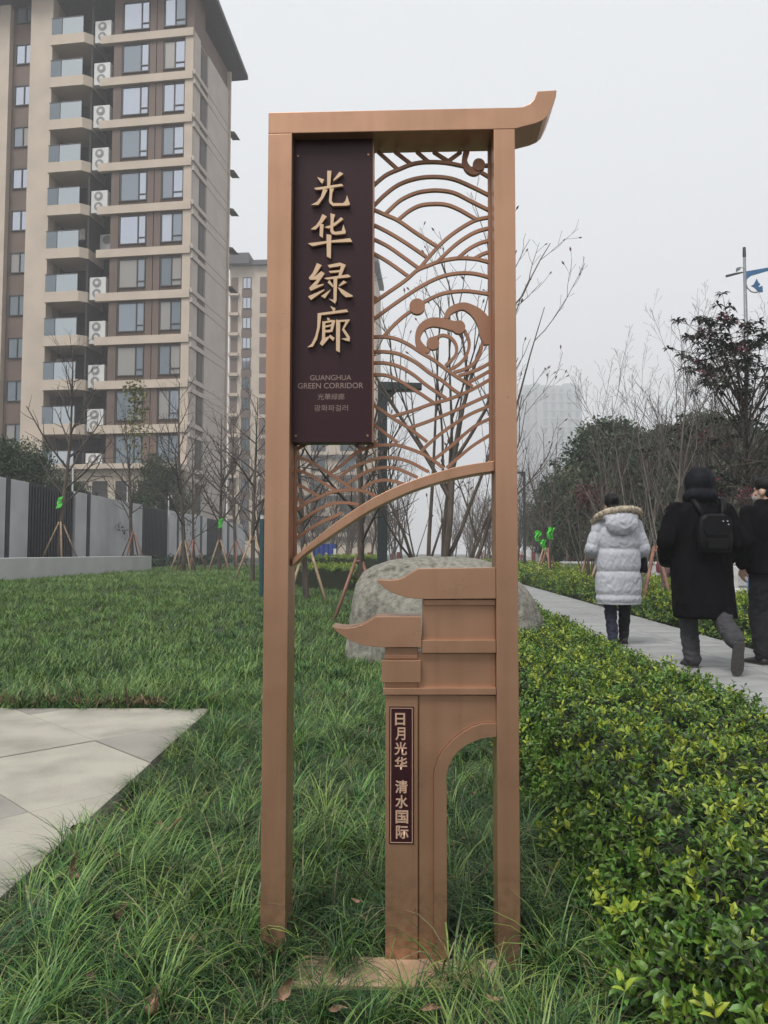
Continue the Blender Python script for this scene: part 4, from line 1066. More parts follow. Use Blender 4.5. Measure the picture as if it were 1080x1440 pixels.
for u, Y, sc, lab in ((38, 31, 1.18, 'rounded dark evergreen shrub above the wall at the left edge'), (-25, 29, 1.1, 'evergreen shrub behind the wall cut off by the left picture edge'), (246, 44, 1.68, 'rounded dark evergreen shrub above the wall before the tower corner'), (92, 34, .8, 'smaller evergreen shrub above the wall by the wire post')):
    sh_ = plant('evergreen_shrub', S1, ((u - 540) / FPX * Y, Y, 1.15 if u < 200 else .55), 0, lab, 'evergreen shrubs behind the wall', sc, 'shrub')
    if u == 246: sh_.location.x = -13.25; sh_.location.y = 45.5; sh_.scale = (.56, 2.1, 1.62)
    elif u < 92: sh_.scale = (.8, 1.1, 1.15); sh_.location.x -= .4
# low dark hedge at the foot of the wall
rt_ = empty('low_hedge', (-10.9, 45, .4)); tag(rt_, 'low dark hedge along the foot of the pale wall past the planter', 'hedge')
mb = MB()
for i in range(60):
    leaf_cloud(mb, (lr.uniform(-.35, .35), -12.5 + i * .45, .3), .42, 55, .16, (1, 1, .8))
mb.build('foliage', M_eg, rt_)
# bare trees in the right middle distance
def bare(seed, H, r, stems, spread, m=M_bark2, kids=(6, 5, 4)):
    t = Tree(seed); s_ = dict(n=3, trunk_levels=1, seg=(7, 5, 4, 2), wob=(.06, .09, .1, .1), up=(.10, .14, .10, .05), sides=(6, 5, 3, 3), kids=kids, len=(.48, .5, .45), ang=(.55, .55, .65), rad=(.5, .5, .55), rmin=.004)
    s_['from'] = (.15, .15, .2)
    for i in range(stems):
        a = 2 * math.pi * i / stems + t.r.uniform(-.4, .4)
        t.limb(Vector((.05 * math.cos(a), .05 * math.sin(a), -.1)), Vector((spread * math.cos(a), spread * math.sin(a), 1)), H * t.r.uniform(.8, 1.05), r * t.r.uniform(.7, 1.1), r * .1, 0, s_)
    return t.meshes(('trunk', 'twigs'), m)
R1, R2, R3 = bare(41, 5.6, .042, 3, .28), bare(42, 5.2, .036, 4, .36), bare(43, 6.2, .05, 2, .16, M_bark)
for i, (u, Y, sc, me, lab) in enumerate([(922, 13.0, .80, R1, 'pale forked bare tree in the hedge between the woman and the hooded man'), (1030, 14.5, .95, R2, 'pale bare tree with crossing branches behind the hooded man'),
     (885, 17.5, .86, R2, 'twiggy pale bare tree between the evergreens and the woman'), (948, 17, .84, R1, 'low pale bare tree close behind the hooded man on his left'), (990, 17.8, .9, R2, 'pale twiggy tree rising straight above the hooded head'),
     (960, 20, 1.02, R3, 'tall thin bare tree whose twigs rise above the evergreens'), (900, 22, .92, R1, 'bare upright tree over the evergreens above the woman'),
     (1062, 19, 1.0, R3, 'tall bare tree close to the blue street lamp'), (1010, 23, 1.05, R1, 'bare tree behind the leafy red flowered tree')]):
    plant('bare_tree', me, ((u - 540) / FPX * Y, Y, .12), 1 + i * 2.1, lab, 'bare trees along the street', sc)
stakes(((922 - 540) / FPX * 13, 13, .12), 4, 1.15, .42, M_poler, 'red brown poles propping the forked bare tree behind the hedge', 'tree stakes')
# row of small staked trees in the far hedge
ORD = ['first', 'second', 'third', 'fourth', 'fifth', 'sixth', 'seventh', 'eighth', 'ninth']
for i in range(9):
    Y = 17.5 + i * 3.6; x = 4.6 + PATH_DX * Y + (0.3 if i % 2 else -.2)
    plant('young_tree', (Y3, R2, Y2)[i % 3], (x, Y, .12), i * 2.2, '%s small bare staked tree along the hedge beyond the path, counted from the near end' % ORD[i], 'row of staked trees in the far hedge', .72)
    stakes((x, Y, .12), 3, 1.2, .5, M_poler if i % 3 else M_pole, 'poles propping the %s small tree along the hedge beyond the path' % ORD[i], 'stakes in the far hedge', i)
for j, (u, v, Y) in enumerate(((756, 754, 22.0), (774, 751, 19.5), (764, 766, 24))):
    p = at_depth(u, v, Y)
    mb = MB(); fr_ = random.Random(40 + j); n_ = 5
    vv = [((a_ / n_ - .5) * .17 * (1 - .35 * b_ / n_) + fr_.uniform(-.02, .02) + .03 * math.sin(b_ * 1.4 + j), .05 * math.sin(a_ * 1.9 + b_ * .6), (.16 - b_ * .30 / n_) + fr_.uniform(-.02, .02)) for b_ in range(n_ + 1) for a_ in range(n_ + 1)]
    mb.add(vv, [(b_ * 6 + a_, b_ * 6 + a_ + 1, b_ * 6 + a_ + 7, b_ * 6 + a_ + 6) for b_ in range(n_) for a_ in range(n_)])
    tag(mb.build('green_flag', M_green, loc=p), ['leftmost bright green flag tied among the trees right of the sign', 'largest bright green flag tied among the trees right of the sign', 'drooping green flag lowest of the three right of the sign'][j], 'flag', 'green flags tied in the trees')
# distant rows of bare trees straight ahead
DB = [bare(51 + i, 6.2, .085, 1, .03, M_bark, (14, 6, 3)) for i in range(3)]
dr = random.Random(6); n = 0
wrap_me = MB().tube([(0, 0, 0), (0, 0, 1.0)], [.13, .12], 8, 0, False).mesh('trunk_wrap', M_wrap)
ORD2 = ORD + ['tenth', 'eleventh', 'twelfth']
ROWS = ((-5.5, 'in the row nearest the pale wall'), (-2.6, 'in the row behind the nameplate'), (0.2, 'in the row behind the boulder'), (6.9, 'in the row right of the path'), (9.0, 'in the outermost right row'))
for xx, rl_ in ROWS:
    for j in range(12):
        x = xx + dr.uniform(-.9, .9); y = 34 + j * 4.6 + dr.uniform(-1.5, 1.5)
        plant('bare_tree', DB[n % 3] + ([('trunk_wrap', wrap_me)] if n % 3 == 0 else []), (x, y, .15), n * 1.9, '%s distant bare tree from the front %s' % (ORD2[j], rl_), 'distant bare trees beyond the lawn', dr.uniform(.75, 1.1)); n += 1
# tree with dark leaf rosettes and red flowers on the right
rg = random.Random(19); tt = MB(); ff = MB(); fl = MB()
hub = Vector((0, 0, 0))
for i in range(64):
    a = rg.uniform(0, 6.28); h = rg.uniform(1.6, 5.4); r = 1.55 * max(.2, 1 - ((h - 3.0) / 3.2) ** 2) * rg.uniform(.4, 1.15)
    c = Vector((r * math.cos(a), r * math.sin(a), h)); h0 = max(.8, h * .78 - .3)
    tt.tube([(0, 0, h0), (c.x * .5, c.y * .5, h0 * .5 + h * .5 - .05), c], [.022, .014, .006], 4, 0, False)
    for _ in range(7):
        q = c + Vector((rg.gauss(0, .24), rg.gauss(0, .24), rg.gauss(0, .20)))
        tt.tube([c, q], [.008, .004], 3, 0, False)
        for k in range(11):
            az = k * 2.4; el = rg.uniform(-.35, .7)
            leaf(ff, q, Vector((math.cos(az) * math.cos(el), math.sin(az) * math.cos(el), math.sin(el))), Vector((0, 0, 1)), rg.uniform(.11, .18), .06, 0, .2, .35)
    if i % 3 == 0 and c.x < .6: leaf_cloud(fl, c + Vector((0, 0, .1)), .16, 26, .075, w=.7, rng=rg)
tt.tube([(0, 0, -.1), (.03, 0, 1.2), (0, .05, 3), (0, 0, 5.2)], [.06, .05, .035, .012], 7, 0, False)
pt_ = plant('flowering_tree', [('trunk', tt.mesh('trunk', M_bark, True)), ('crown', ff.mesh('crown', mat('dark_leather_leaf', (0.024, 0.036, 0.022), .4, var=.25))), ('flower_sprays', fl.mesh('flowers', mat('red_flower', (0.20, 0.03, 0.055), .6, var=.2)))],
            ((1054 - 540) / FPX * 14.5, 14.5, .12), 0, 'dark leaved tree with small red flowers under the blue street lamp')
rsh = MB()
for u, v in ((818, 694), (830, 690), (842, 694), (834, 702), (824, 700)):
    p = at_depth(u, v, 18); leaf_cloud(rsh, (p.x, p.y, p.z), .28, 70, .08, w=.6, rng=rg)
p0 = at_depth(832, 780, 18)
rs = empty('red_leaved_shrub', (p0.x, 18, .1)); tag(rs, 'bare stemmed shrub with dull red leaves left of the woman', 'shrub')
o = rsh.build('leaves', mat('red_leaf', (0.16, 0.045, 0.045), .7, var=.2), rs); o.location = (-p0.x, -18, -.1)
sm_ = MB()
for k in range(7): sm_.tube([(0, 0, 0), (.08 * (k - 3), .05 * (k % 3), 1.4), (.13 * (k - 3), .1 * (k % 2), 2.4)], [.02, .015, .006], 4, 0, False)
sm_.build('stems', M_twig, rs)

# ------------------------------------------------------------------ people walking along the path
def fuse(name, mb, voxel, m, parent, smooth_it=4, fold=0.0, fs=(9, 9, 4)):
    o = mb.build('tmp', m); d = o.modifiers.new('r', 'REMESH'); d.mode = 'VOXEL'; d.voxel_size = voxel
    sm = o.modifiers.new('s', 'SMOOTH'); sm.iterations = smooth_it; sm.factor = 0.5
    me = bpy.data.meshes.new_from_object(o.evaluated_get(bpy.context.evaluated_depsgraph_get())); me.name = name
    if fold:                                   # creases in the cloth
        for vtx, nn in zip(me.vertices, [v_.normal.copy() for v_ in me.vertices]):
            q = Vector((vtx.co.x * fs[0], vtx.co.y * fs[1], vtx.co.z * fs[2])) + Vector((parent.location.x * 7, 0, 0))
            w_ = mnoise.noise(q + Vector((1, 1, 1)) * mnoise.noise(q * .6) * 1.2)
            vtx.co += nn * fold * ((.35 - abs(w_)) * 1.6 + .45 * mnoise.noise(q * 2.3))
    me.polygons.foreach_set('use_smooth', [True] * len(me.polygons))
    if not me.materials: me.materials.append(m)
    bpy.data.objects.remove(o)
    r = link(bpy.data.objects.new(name, me)); r.parent = parent; return r
def ball(mb, c, rx, ry=None, rz=None, n=10):
    ry = ry or rx; rz = rz or rx; rings = []
    for i in range(1, n):
        a = math.pi * i / n
        rings.append([(c[0] + rx * math.sin(a) * math.cos(2 * math.pi * j / 14), c[1] + ry * math.sin(a) * math.sin(2 * math.pi * j / 14), c[2] - rz * math.cos(a)) for j in range(14)])
    mb.loft(rings)
def chain(mb, pts, rad, n=12):
    pts = [Vector(p) for p in pts]
    for i in range(len(pts) - 1): mb.tube([pts[i], pts[i + 1]], [rad[i], rad[i + 1]], n)
    for p, r in zip(pts, rad): ball(mb, p, r)
def ell(mb, rows, n=28, sq=0.85):        # stacked ellipses: z, cx, cy, rx, ry
    mb.loft([[(cx + rx * math.copysign(abs(math.cos(2 * math.pi * j / n)) ** sq, math.cos(2 * math.pi * j / n)), cy + ry * math.copysign(abs(math.sin(2 * math.pi * j / n)) ** sq, math.sin(2 * math.pi * j / n)), z) for j in range(n)] for z, cx, cy, rx, ry in rows])
M_skin = mat('skin', (0.46, 0.29, 0.21), 0.55, var=0.06, scale=20)
M_hair = mat('black_hair', (0.006, 0.005, 0.005), 0.6, spec=0.2, var=0.2, scale=40, bump=0.5, bscale=120, stretch=(1, 1, .2))
def frame_of(d, up):
    d = Vector(d).normalized(); u = Vector(up); s_ = d.cross(u).normalized(); u = s_.cross(d)
    return d, s_, u
def head(mb, c, turn=0.0, tilt=0.0, s_=1.0):
    M = Matrix.Translation(c) @ Matrix.Rotation(turn, 4, 'Z') @ Matrix.Rotation(tilt, 4, 'X') @ Matrix.Scale(s_, 4)
    b = MB(); ball(b, (0, -.01, .03), .076, .094, .098); ball(b, (0, .03, -.045), .057, .066, .065); ball(b, (0, .062, -.088), .030, .026, .022)
    b.tube([(0, .083, .022), (0, .106, -.022), (0, .096, -.034)], [.008, .016, .013], 8); ball(b, (.011, .094, -.030), .009); ball(b, (-.011, .094, -.030), .009)
    for sx in (-1, 1):
        ball(b, (sx * .077, -.005, -.012), .012, .024, .034); ball(b, (sx * .030, .079, .014), .015, .012, .010); ball(b, (sx * .045, .060, -.02), .024, .02, .02)
        b.tube([(sx * .012, .090, .034), (sx * .05, .076, .036)], [.007, .006], 6)
    b.tube([(-.024, .082, -.058), (0, .092, -.056), (.024, .082, -.058)], [.006, .009, .006], 8); b.tube([(-.02, .082, -.069), (0, .089, -.068), (.02, .082, -.069)], [.006, .009, .006], 8)
    b.tube([(0, -.02, -.04), (0, -.035, -.17)], [.054, .062], 12)
    mb.add([M @ Vector(p) for p in b.v], b.f); return M
def hand(mb, wrist, d, palm_n, side=1, curl=.35, s_=1.0):
    d, t, n = frame_of(d, palm_n); t = t * side; w = Vector(wrist)
    P = lambda a, b, c: w + (d * a + t * b + n * c) * s_
    mb.tube([P(-.02, 0, 0), P(.03, 0, 0), P(.085, .0, .004)], [.026 * s_, .032 * s_, .034 * s_], 10); ball(mb, P(.05, 0, 0), .037 * s_)
    for k, (b, L) in enumerate(((.031, .070), (.011, .078), (-.010, .072), (-.029, .056))):
        p = P(.085, b, .002); a = curl; q = p
        pts = [q]
        for j, f in enumerate((.45, .32, .23)):
            q = q + (d * math.cos(a) + n * math.sin(a)) * L * f * s_; pts.append(q); a += curl * .9
        chain(mb, pts, [.0098 * s_, .0092 * s_, .0084 * s_, .0072 * s_], 8)
    chain(mb, [P(.02, .028, .004), P(.055, .052, .018), P(.082, .055, .032)], [.013 * s_, .011 * s_, .009 * s_], 8)
def shoe(name, parent, heel, fwd, up, L, m_up, m_sole, W=.048):
    d, s_, u = frame_of(fwd, up); h = Vector(heel)
    P = lambda a, b, c: h + d * a + s_ * b + u * c
    rows = [(0.0, .70, .075), (.06, .86, .085), (.35, .80, .080), (.60, 1.0, .058), (.82, .98, .045), (.97, .62, .032), (1.0, .3, .02)]
    rings = []
    for f, wd, hh in rows:
        r = []
        for j in range(14):
            a = 2 * math.pi * j / 14; cz = math.sin(a)
            r.append(P(f * L, math.cos(a) * W * wd, .014 + (hh - .014) * (max(0, cz) ** .8) if cz > 0 else .014))
        rings.append(r)
    o = MB().loft(rings).build(name, m_up, parent, smooth=True)
    rings = []
    for f, wd, hh in rows:
        r = []
        for b, c in ((-1, 0), (1, 0), (1, .0155), (-1, .0155)): r.append(P(f * L * 1.02 - .003, b * W * (wd + .08), c))
        rings.append(r)
    MB().loft(rings).build('sole', m_sole, o)
    return o
M_black = mat('black_wool', (0.0052, 0.0052, 0.0065), 0.9, var=0.2, scale=30, bump=0.4, bscale=200, spec=0.08)
M_black2 = mat('black_padded_cloth', (0.0072, 0.008, 0.012), 0.75, var=0.15, scale=12, bump=0.5, bscale=25, spec=0.15)
M_trg = mat('charcoal_trousers', (0.034, 0.034, 0.040), 0.85, var=0.15, scale=20, bump=0.5, bscale=30)
M_trk = mat('black_trousers', (0.006, 0.006, 0.009), 0.9, var=0.15, bump=0.4, bscale=30)
M_navy = mat('navy_trousers', (0.014, 0.016, 0.040), 0.8, var=0.2)
M_puff = mat('pale_grey_puffer', (0.41, 0.42, 0.46), 0.55, var=0.05, scale=8, bump=0.55, bscale=16, spec=0.4)
M_fur = mat('cream_fur', (0.46, 0.39, 0.29), 0.9, var=0.25, scale=35)
M_leath = mat('black_leather', (0.0055, 0.0055, 0.0065), 0.55, spec=0.14, var=0.1, bump=0.3, bscale=60)
M_steel = mat('buckle_steel', (0.6, 0.6, 0.6), 0.25, metal=1.0)
M_shoe = mat('brown_black_shoe', (0.035, 0.028, 0.026), 0.5)
M_sole = mat('grey_sole', (0.060, 0.056, 0.052), 0.8, var=0.2, scale=60, bump=0.6, bscale=90)

def walker(name, loc, rz, label):
    p = empty(name, loc, rz); return tag(p, label, 'person', 'people walking on the path')
# --- hooded man with backpack
pm = walker('person', (2.86, 6.95, PATH_Z), R(-2), 'person in long black hooded coat and charcoal trousers striding away on the path')
b = MB(); head(b, (0, .02, 1.60), 0, -.12)
ell(b, [(.84, 0, 0, .15, .11), (1.0, 0, 0, .15, .11), (1.2, 0, 0, .17, .11), (1.38, 0, 0, .18, .11), (1.46, 0, 0, .09, .08)])
for sx in (-1, 1):
    chain(b, [(sx * .20, 0, 1.39), (sx * .31, -.05, 1.13), (sx * .26, .13, .95)], [.055, .045, .032])
hand(b, (-.25, .15, .945), (.35, .8, -.3), (1, 0, 0), 1); hand(b, (.25, .15, .945), (-.35, .8, -.3), (-1, 0, 0), -1)
LEG1 = [(-.10, 0, .88), (-.105, .05, .49), (-.085, .04, .09)]; LEG2 = [(.10, 0, .88), (.130, -.09, .475), (.085, -.49, .295)]
chain(b, LEG1, [.085, .055, .04]); chain(b, LEG2, [.085, .055, .04])
b.tube([(-.085, .04, .09), (-.085, .1, .04), (-.085, .2, .03)], [.04, .04, .03], 8); b.tube([(.085, -.49, .295), (.082, -.518, .2), (.078, -.495, .09)], [.036, .024, .018], 8)
fuse('body', b, .011, M_skin, pm)
c = MB()
ell(c, [(.45, .015, -.03, .265, .205), (.48, .015, -.03, .268, .207), (.75, 0, -.015, .260, .182), (1.0, 0, 0, .265, .170), (1.15, 0, -.005, .272, .165), (1.30, 0, -.01, .275, .160), (1.40, 0, -.01, .250, .142), (1.46, 0, -.01, .17, .115), (1.51, 0, -.01, .11, .10)])
for sx in (-1, 1): chain(c, [(sx * .21, -.005, 1.385), (sx * .315, -.06, 1.13), (sx * .262, .12, .96)], [.095, .088, .075])
ball(c, (0, -.01, 1.52), .150, .135, .09)
fuse('coat', c, .012, M_black, pm, 4, .016)
c = MB(); ball(c, (0, -.005, 1.66), .130, .138, .150); ball(c, (0, .03, 1.60), .112, .12, .13); ball(c, (0, -.05, 1.54), .150, .11, .085)
fuse('hood', c, .010, M_black2, pm, 4, .010)
c = MB(); chain(c, LEG1, [.115, .082, .072]); chain(c, [(LEG1[2][0], LEG1[2][1], .13), (LEG1[2][0], LEG1[2][1] - .01, .07)], [.074, .078]); chain(c, LEG2, [.115, .084, .076])
ball(c, (0, 0, .86), .17, .13, .12); fuse('trousers', c, .011, M_trg, pm, 4, .013, (9, 9, 13))
shoe('shoe', pm, (-.085, -.04, 0), (0, 1, 0), (0, 0, 1), .285, M_shoe, M_sole)
shoe('shoe', pm, (.09, -.575, .288), (-.03, .17, -.98), (0, .98, .17), .285, M_shoe, M_sole)
# his backpack hangs on him but is a thing of its own
bp_ = empty('backpack', Vector(pm.location) + Vector((.03, -.225, 1.20)), R(-2)); tag(bp_, 'small black leather backpack with shiny buckles on the hooded person', 'backpack')
c = MB(); ell(c, [(-.17, 0, 0, .130, .045), (-.15, 0, -.005, .145, .058), (-.05, 0, -.008, .150, .064), (.08, 0, -.005, .140, .058), (.14, 0, 0, .12, .048), (.165, 0, 0, .08, .03)], sq=.75)
c.build('bag_body', M_leath, bp_, smooth=True)
c = MB(); c.loft([[(x * w, y, z) for x, y in ((-1, -.062), (1, -.062), (1, -.078), (-1, -.078))] for z, w in ((.15, .08), (.11, .125), (.02, .125), (-.03, .09))]); c.build('flap', M_leath, bp_, bevel=.006)
c = MB(); c.loft([[(x * w, y, z) for x, y in ((-1, -.066), (1, -.066), (1, -.092), (-1, -.092))] for z, w in ((-.055, .095), (-.145, .09))]); c.build('pocket', M_leath, bp_, bevel=.008)
for sx in (-1, 1):
    MB().tube([(sx * .075, .02, .13), (sx * .105, .065, .22), (sx * .125, .12, .29), (sx * .13, .24, .315)], [.02, .028, .028, .022], 6).build('strap', M_leath, bp_, smooth=True)
for bx_, bz_ in ((.045, .098), (.082, .098), (.09, .07)):
    MB().box(bx_ - .007, bx_ + .007, -.088, -.0785, bz_ - .006, bz_ + .006).build('buckle', M_steel, bp_, bevel=.002)
MB().box(-.012, .012, -.0815, -.0785, -.03, .12).build('closing_strap', M_leath, bp_, bevel=.002)
# --- woman in the pale puffer coat
pw_ = walker('person', (2.62, 8.62, PATH_Z), R(2), 'person in long pale grey puffer coat with fur trimmed hood walking away')
b = MB(); head(b, (-.055, .03, 1.56), .25, -.25, .95)
ell(b, [(.80, 0, 0, .145, .11), (1.0, 0, 0, .13, .10), (1.2, 0, 0, .15, .105), (1.34, 0, 0, .16, .10), (1.42, -.02, .01, .08, .07)])
chain(b, [(-.185, 0, 1.33), (-.275, .0, 1.07), (-.23, .20, 1.02)], [.05, .04, .028]); chain(b, [(.185, 0, 1.33), (.265, -.02, 1.07), (.25, .17, .97)], [.05, .04, .028])
hand(b, (-.22, .22, 1.02), (.3, .9, .1), (0, 0, 1), 1, .5, .9); hand(b, (.245, .19, .965), (-.2, .9, -.2), (-1, 0, 0), -1, .5, .9)
LW1 = [(-.085, 0, .82), (-.088, .03, .46), (-.082, -.03, .08)]; LW2 = [(.085, 0, .82), (.092, .05, .46), (.085, .10, .08)]
chain(b, LW1, [.08, .05, .036]); chain(b, LW2, [.08, .05, .036]); fuse('body', b, .011, M_skin, pw_)
rows = []; seams = [.47, .56, .82, 1.07, 1.32]
def seam_f(z):
    d = min(abs(z - q) for q in seams); return .022 * min(1, (d / .055)) ** .55
prof_w = [(.46, .232, .165), (.56, .232, .165), (.80, .225, .160), (1.05, .222, .155), (1.25, .222, .150), (1.36, .200, .135), (1.42, .14, .11), (1.46, .09, .08)]
for i in range(70):
    z = .455 + i * (1.46 - .455) / 69
    for a, q in zip(prof_w, prof_w[1:]):
        if a[0] <= z <= q[0] + 1e-6 or (z < .46 and a is prof_w[0]):
            t = (z - a[0]) / (q[0] - a[0]); rx, ry = a[1] + (q[1] - a[1]) * t, a[2] + (q[2] - a[2]) * t; break
    f = seam_f(z) if z < 1.33 else .018
    rows.append((z, 0, 0, rx + f, ry + f))
c = MB(); ell(c, rows, 40, .9)
for sx, el, wr in ((-1, (-.285, .0, 1.075), (-.235, .185, 1.03)), (1, (.275, -.02, 1.075), (.262, .15, .985))):
    sh = Vector((sx * .195, 0, 1.335)); el = Vector(el); wr = Vector(wr)
    pts, rr = [], []
    for A, Bq in ((sh, el), (el, wr)):
        for k in range(8): pts.append(A.lerp(Bq, k / 8)); rr.append(.076 + .010 * abs(math.sin(math.pi * len(pts) / 4.0)))
    pts.append(wr); rr.append(.055); chain(c, pts, rr)
fuse('coat', c, .0085, M_puff, pw_, 2, .006, (18, 18, 12))
c = MB(); ball(c, (-.01, -.165, 1.345), .185, .075, .135); ball(c, (-.01, -.13, 1.42), .20, .09, .07); fuse('hood', c, .010, M_puff, pw_, 4, .010, (12, 12, 10))
c = MB(); fp = [(-.265, .02, 1.36), (-.245, -.08, 1.43), (-.16, -.15, 1.475), (-.03, -.185, 1.50), (.10, -.175, 1.505), (.19, -.12, 1.49), (.235, -.02, 1.455)]
sp3 = [Vector(p) for p in fp]; rf_ = random.Random(3)
for i in range(len(sp3) - 1):
    for k in range(230):
        q = sp3[i].lerp(sp3[i + 1], rf_.random()); ax = (sp3[i + 1] - sp3[i]).normalized()
        d = Vector((rf_.gauss(0, 1), rf_.gauss(0, 1) - .3, rf_.gauss(0, 1))); d = (d - ax * d.dot(ax) * .6).normalized()
        s1 = d.cross(Vector((rf_.gauss(0, 1), rf_.gauss(0, 1), rf_.gauss(0, 1)))).normalized() * .005
        e = q + d * rf_.uniform(.038, .066) + Vector((0, 0, -.006)); c.add([q + s1, q - s1, q + d * .035 - s1 * .8, e, q + d * .035 + s1 * .8], [(0, 1, 2, 3, 4)])
trim_o = c.build('fur_trim', M_fur, pw_)
c = MB(); chain(c, fp, [.030, .038, .042, .042, .042, .040, .032]); fuse('trim_roll', c, .01, M_fur, trim_o).parent = trim_o
c = MB(); ball(c, (-.058, .005, 1.60), .086, .098, .100); ball(c, (-.055, -.045, 1.50), .075, .06, .075); ball(c, (-.05, -.085, 1.62), .040, .038, .038); fuse('hair', c, .008, M_hair, pw_)
c = MB(); chain(c, LW1, [.095, .070, .055]); fuse('trousers', c, .010, M_navy, pw_, 4, .010, (9, 9, 14)); c = MB(); chain(c, LW2, [.095, .070, .055]); fuse('trousers', c, .010, M_trk, pw_, 4, .010, (9, 9, 14))
shoe('shoe', pw_, (-.082, -.085, 0), (0, 1, 0), (0, 0, 1), .25, M_shoe, M_sole, .042); shoe('shoe', pw_, (.085, .045, 0), (0, 1, 0), (0, 0, 1), .25, M_shoe, M_sole, .042)
hb = empty('handbag', Vector(pw_.location) + Vector((.305, .10, .93)), 0); tag(hb, 'small black bag hanging from the right arm of the person in pale coat', 'bag')
c = MB(); ell(c, [(-.13, 0, 0, .035, .10), (-.10, 0, 0, .045, .11), (.03, 0, 0, .035, .10), (.05, 0, 0, .02, .08)], sq=.7); c.build('bag_body', M_leath, hb, smooth=True)
MB().tube([(0, -.07, .04), (-.01, -.05, .14), (-.01, 0, .18), (-.01, .05, .14), (0, .07, .04)], .007, 6).build('handle', M_leath, hb)
# --- man cut by the right picture edge
p3_ = walker('person', (3.63, 7.2, PATH_Z), R(8), 'person in black coat and face mask at the right picture edge, looking left')
b = MB(); HM = head(b, (-.045, .02, 1.60), R(32), 0)
ell(b, [(.84, 0, 0, .15, .11), (1.0, 0, 0, .15, .11), (1.2, 0, 0, .17, .11), (1.38, 0, 0, .18, .11), (1.46, -.02, 0, .09, .08)])
chain(b, [(-.21, 0, 1.40), (-.275, -.03, 1.13), (-.262, .05, .90)], [.055, .045, .03]); hand(b, (-.262, .06, .885), (.05, .25, -1), (1, 0, 0), 1, .45)
chain(b, [(.21, 0, 1.40), (.275, -.03, 1.13), (.262, .10, .91)], [.055, .045, .03]); hand(b, (.262, .11, .895), (-.05, .35, -1), (-1, 0, 0), -1, .45)
L31 = [(-.10, 0, .88), (-.135, .03, .48), (-.16, -.06, .09)]; L32 = [(.10, 0, .88), (.11, .14, .50), (.11, .22, .09)]
chain(b, L31, [.085, .055, .04]); chain(b, L32, [.085, .055, .04]); fuse('body', b, .009, M_skin, p3_)
c = MB(); ell(c, [(.83, 0, 0, .235, .165), (1.0, 0, 0, .24, .165), (1.2, 0, 0, .255, .165), (1.34, 0, 0, .255, .155), (1.42, -.01, 0, .21, .135), (1.48, -.02, 0, .125, .105), (1.53, -.02, 0, .095, .09)])
chain(c, [(-.215, 0, 1.385), (-.285, -.035, 1.13), (-.268, .045, .93)], [.088, .078, .062]); chain(c, [(.215, 0, 1.385), (.285, -.035, 1.13), (.268, .09, .94)], [.088, .078, .062])
fuse('coat', c, .011, M_black, p3_, 4, .015)
c = MB(); chain(c, L31, [.112, .085, .07]); chain(c, L32, [.112, .085, .07]); ball(c, (0, 0, .86), .17, .13, .12); fuse('trousers', c, .011, M_trk, p3_, 4, .012, (9, 9, 12))
c = MB(); ball(c, (0, -.012, .058), .086, .102, .090); ball(c, (0, .03, .09), .07, .06, .05); ball(c, (0, -.055, -.01), .074, .06, .07)
hh = fuse('hair', c, .007, M_hair, p3_); hh.matrix_local = HM
c = MB(); ball(c, (0, .055, -.055), .058, .062, .052); mk = fuse('face_mask', c, .006, mat('mask_cloth', (0.33, 0.31, 0.29), .85), p3_); mk.matrix_local = HM
c = MB()
for sx in (-1, 1):
    c.tube([(sx * .034 + .024 * math.cos(a), .108, .014 + .019 * math.sin(a)) for a in [2 * math.pi * i / 12 for i in range(13)]], .0028, 5, 0, False); c.tube([(sx * .058, .106, .018), (sx * .080, .02, .012)], .0026, 5)
c.tube([(-.012, .108, .018), (.012, .108, .018)], .0026, 5); gl = c.build('glasses', M_leath, p3_); gl.matrix_local = HM
shoe('shoe', p3_, (-.16, -.12, 0), (-.1, 1, 0), (0, 0, 1), .285, M_shoe, M_sole); shoe('shoe', p3_, (.11, .14, 0), (0, 1, 0), (0, 0, 1), .285, M_shoe, M_sole)
# --- child in red far off between the trees
pc = empty('person', ((935 - 540) / FPX * 22, 22, .16)); tag(pc, 'small distant person in a red jacket seen between the two walkers', 'person')
b = MB(); head(b, (0, 0, 1.06), 0, 0, .85); chain(b, [(-.07, 0, .55), (-.07, .02, .3), (-.07, 0, .06)], [.07, .05, .035]); chain(b, [(.07, 0, .55), (.07, .02, .3), (.07, 0, .06)], [.07, .05, .035])
ell(b, [(.5, 0, 0, .12, .09), (.8, 0, 0, .12, .09), (.93, 0, 0, .06, .06)]); fuse('body', b, .014, M_skin, pc)
c = MB(); ell(c, [(.42, 0, 0, .19, .14), (.6, 0, 0, .19, .14), (.82, 0, 0, .17, .12), (.95, 0, 0, .08, .07)]); chain(c, [(-.15, 0, .84), (-.21, 0, .62), (-.2, .05, .48)], [.065, .06, .05]); chain(c, [(.15, 0, .84), (.21, 0, .62), (.2, .05, .48)], [.065, .06, .05])
fuse('jacket', c, .014, mat('red_jacket', (0.21, 0.022, 0.05), .7), pc)
c = MB(); chain(c, [(-.07, 0, .5), (-.07, .02, .3), (-.07, 0, .03)], [.09, .065, .06]); chain(c, [(.07, 0, .5), (.07, .02, .3), (.07, 0, .03)], [.09, .065, .06]); fuse('trousers', c, .014, M_trk, pc)
c = MB(); ball(c, (0, -.015, 1.09), .075, .085, .085); fuse('hair', c, .01, M_hair, pc)

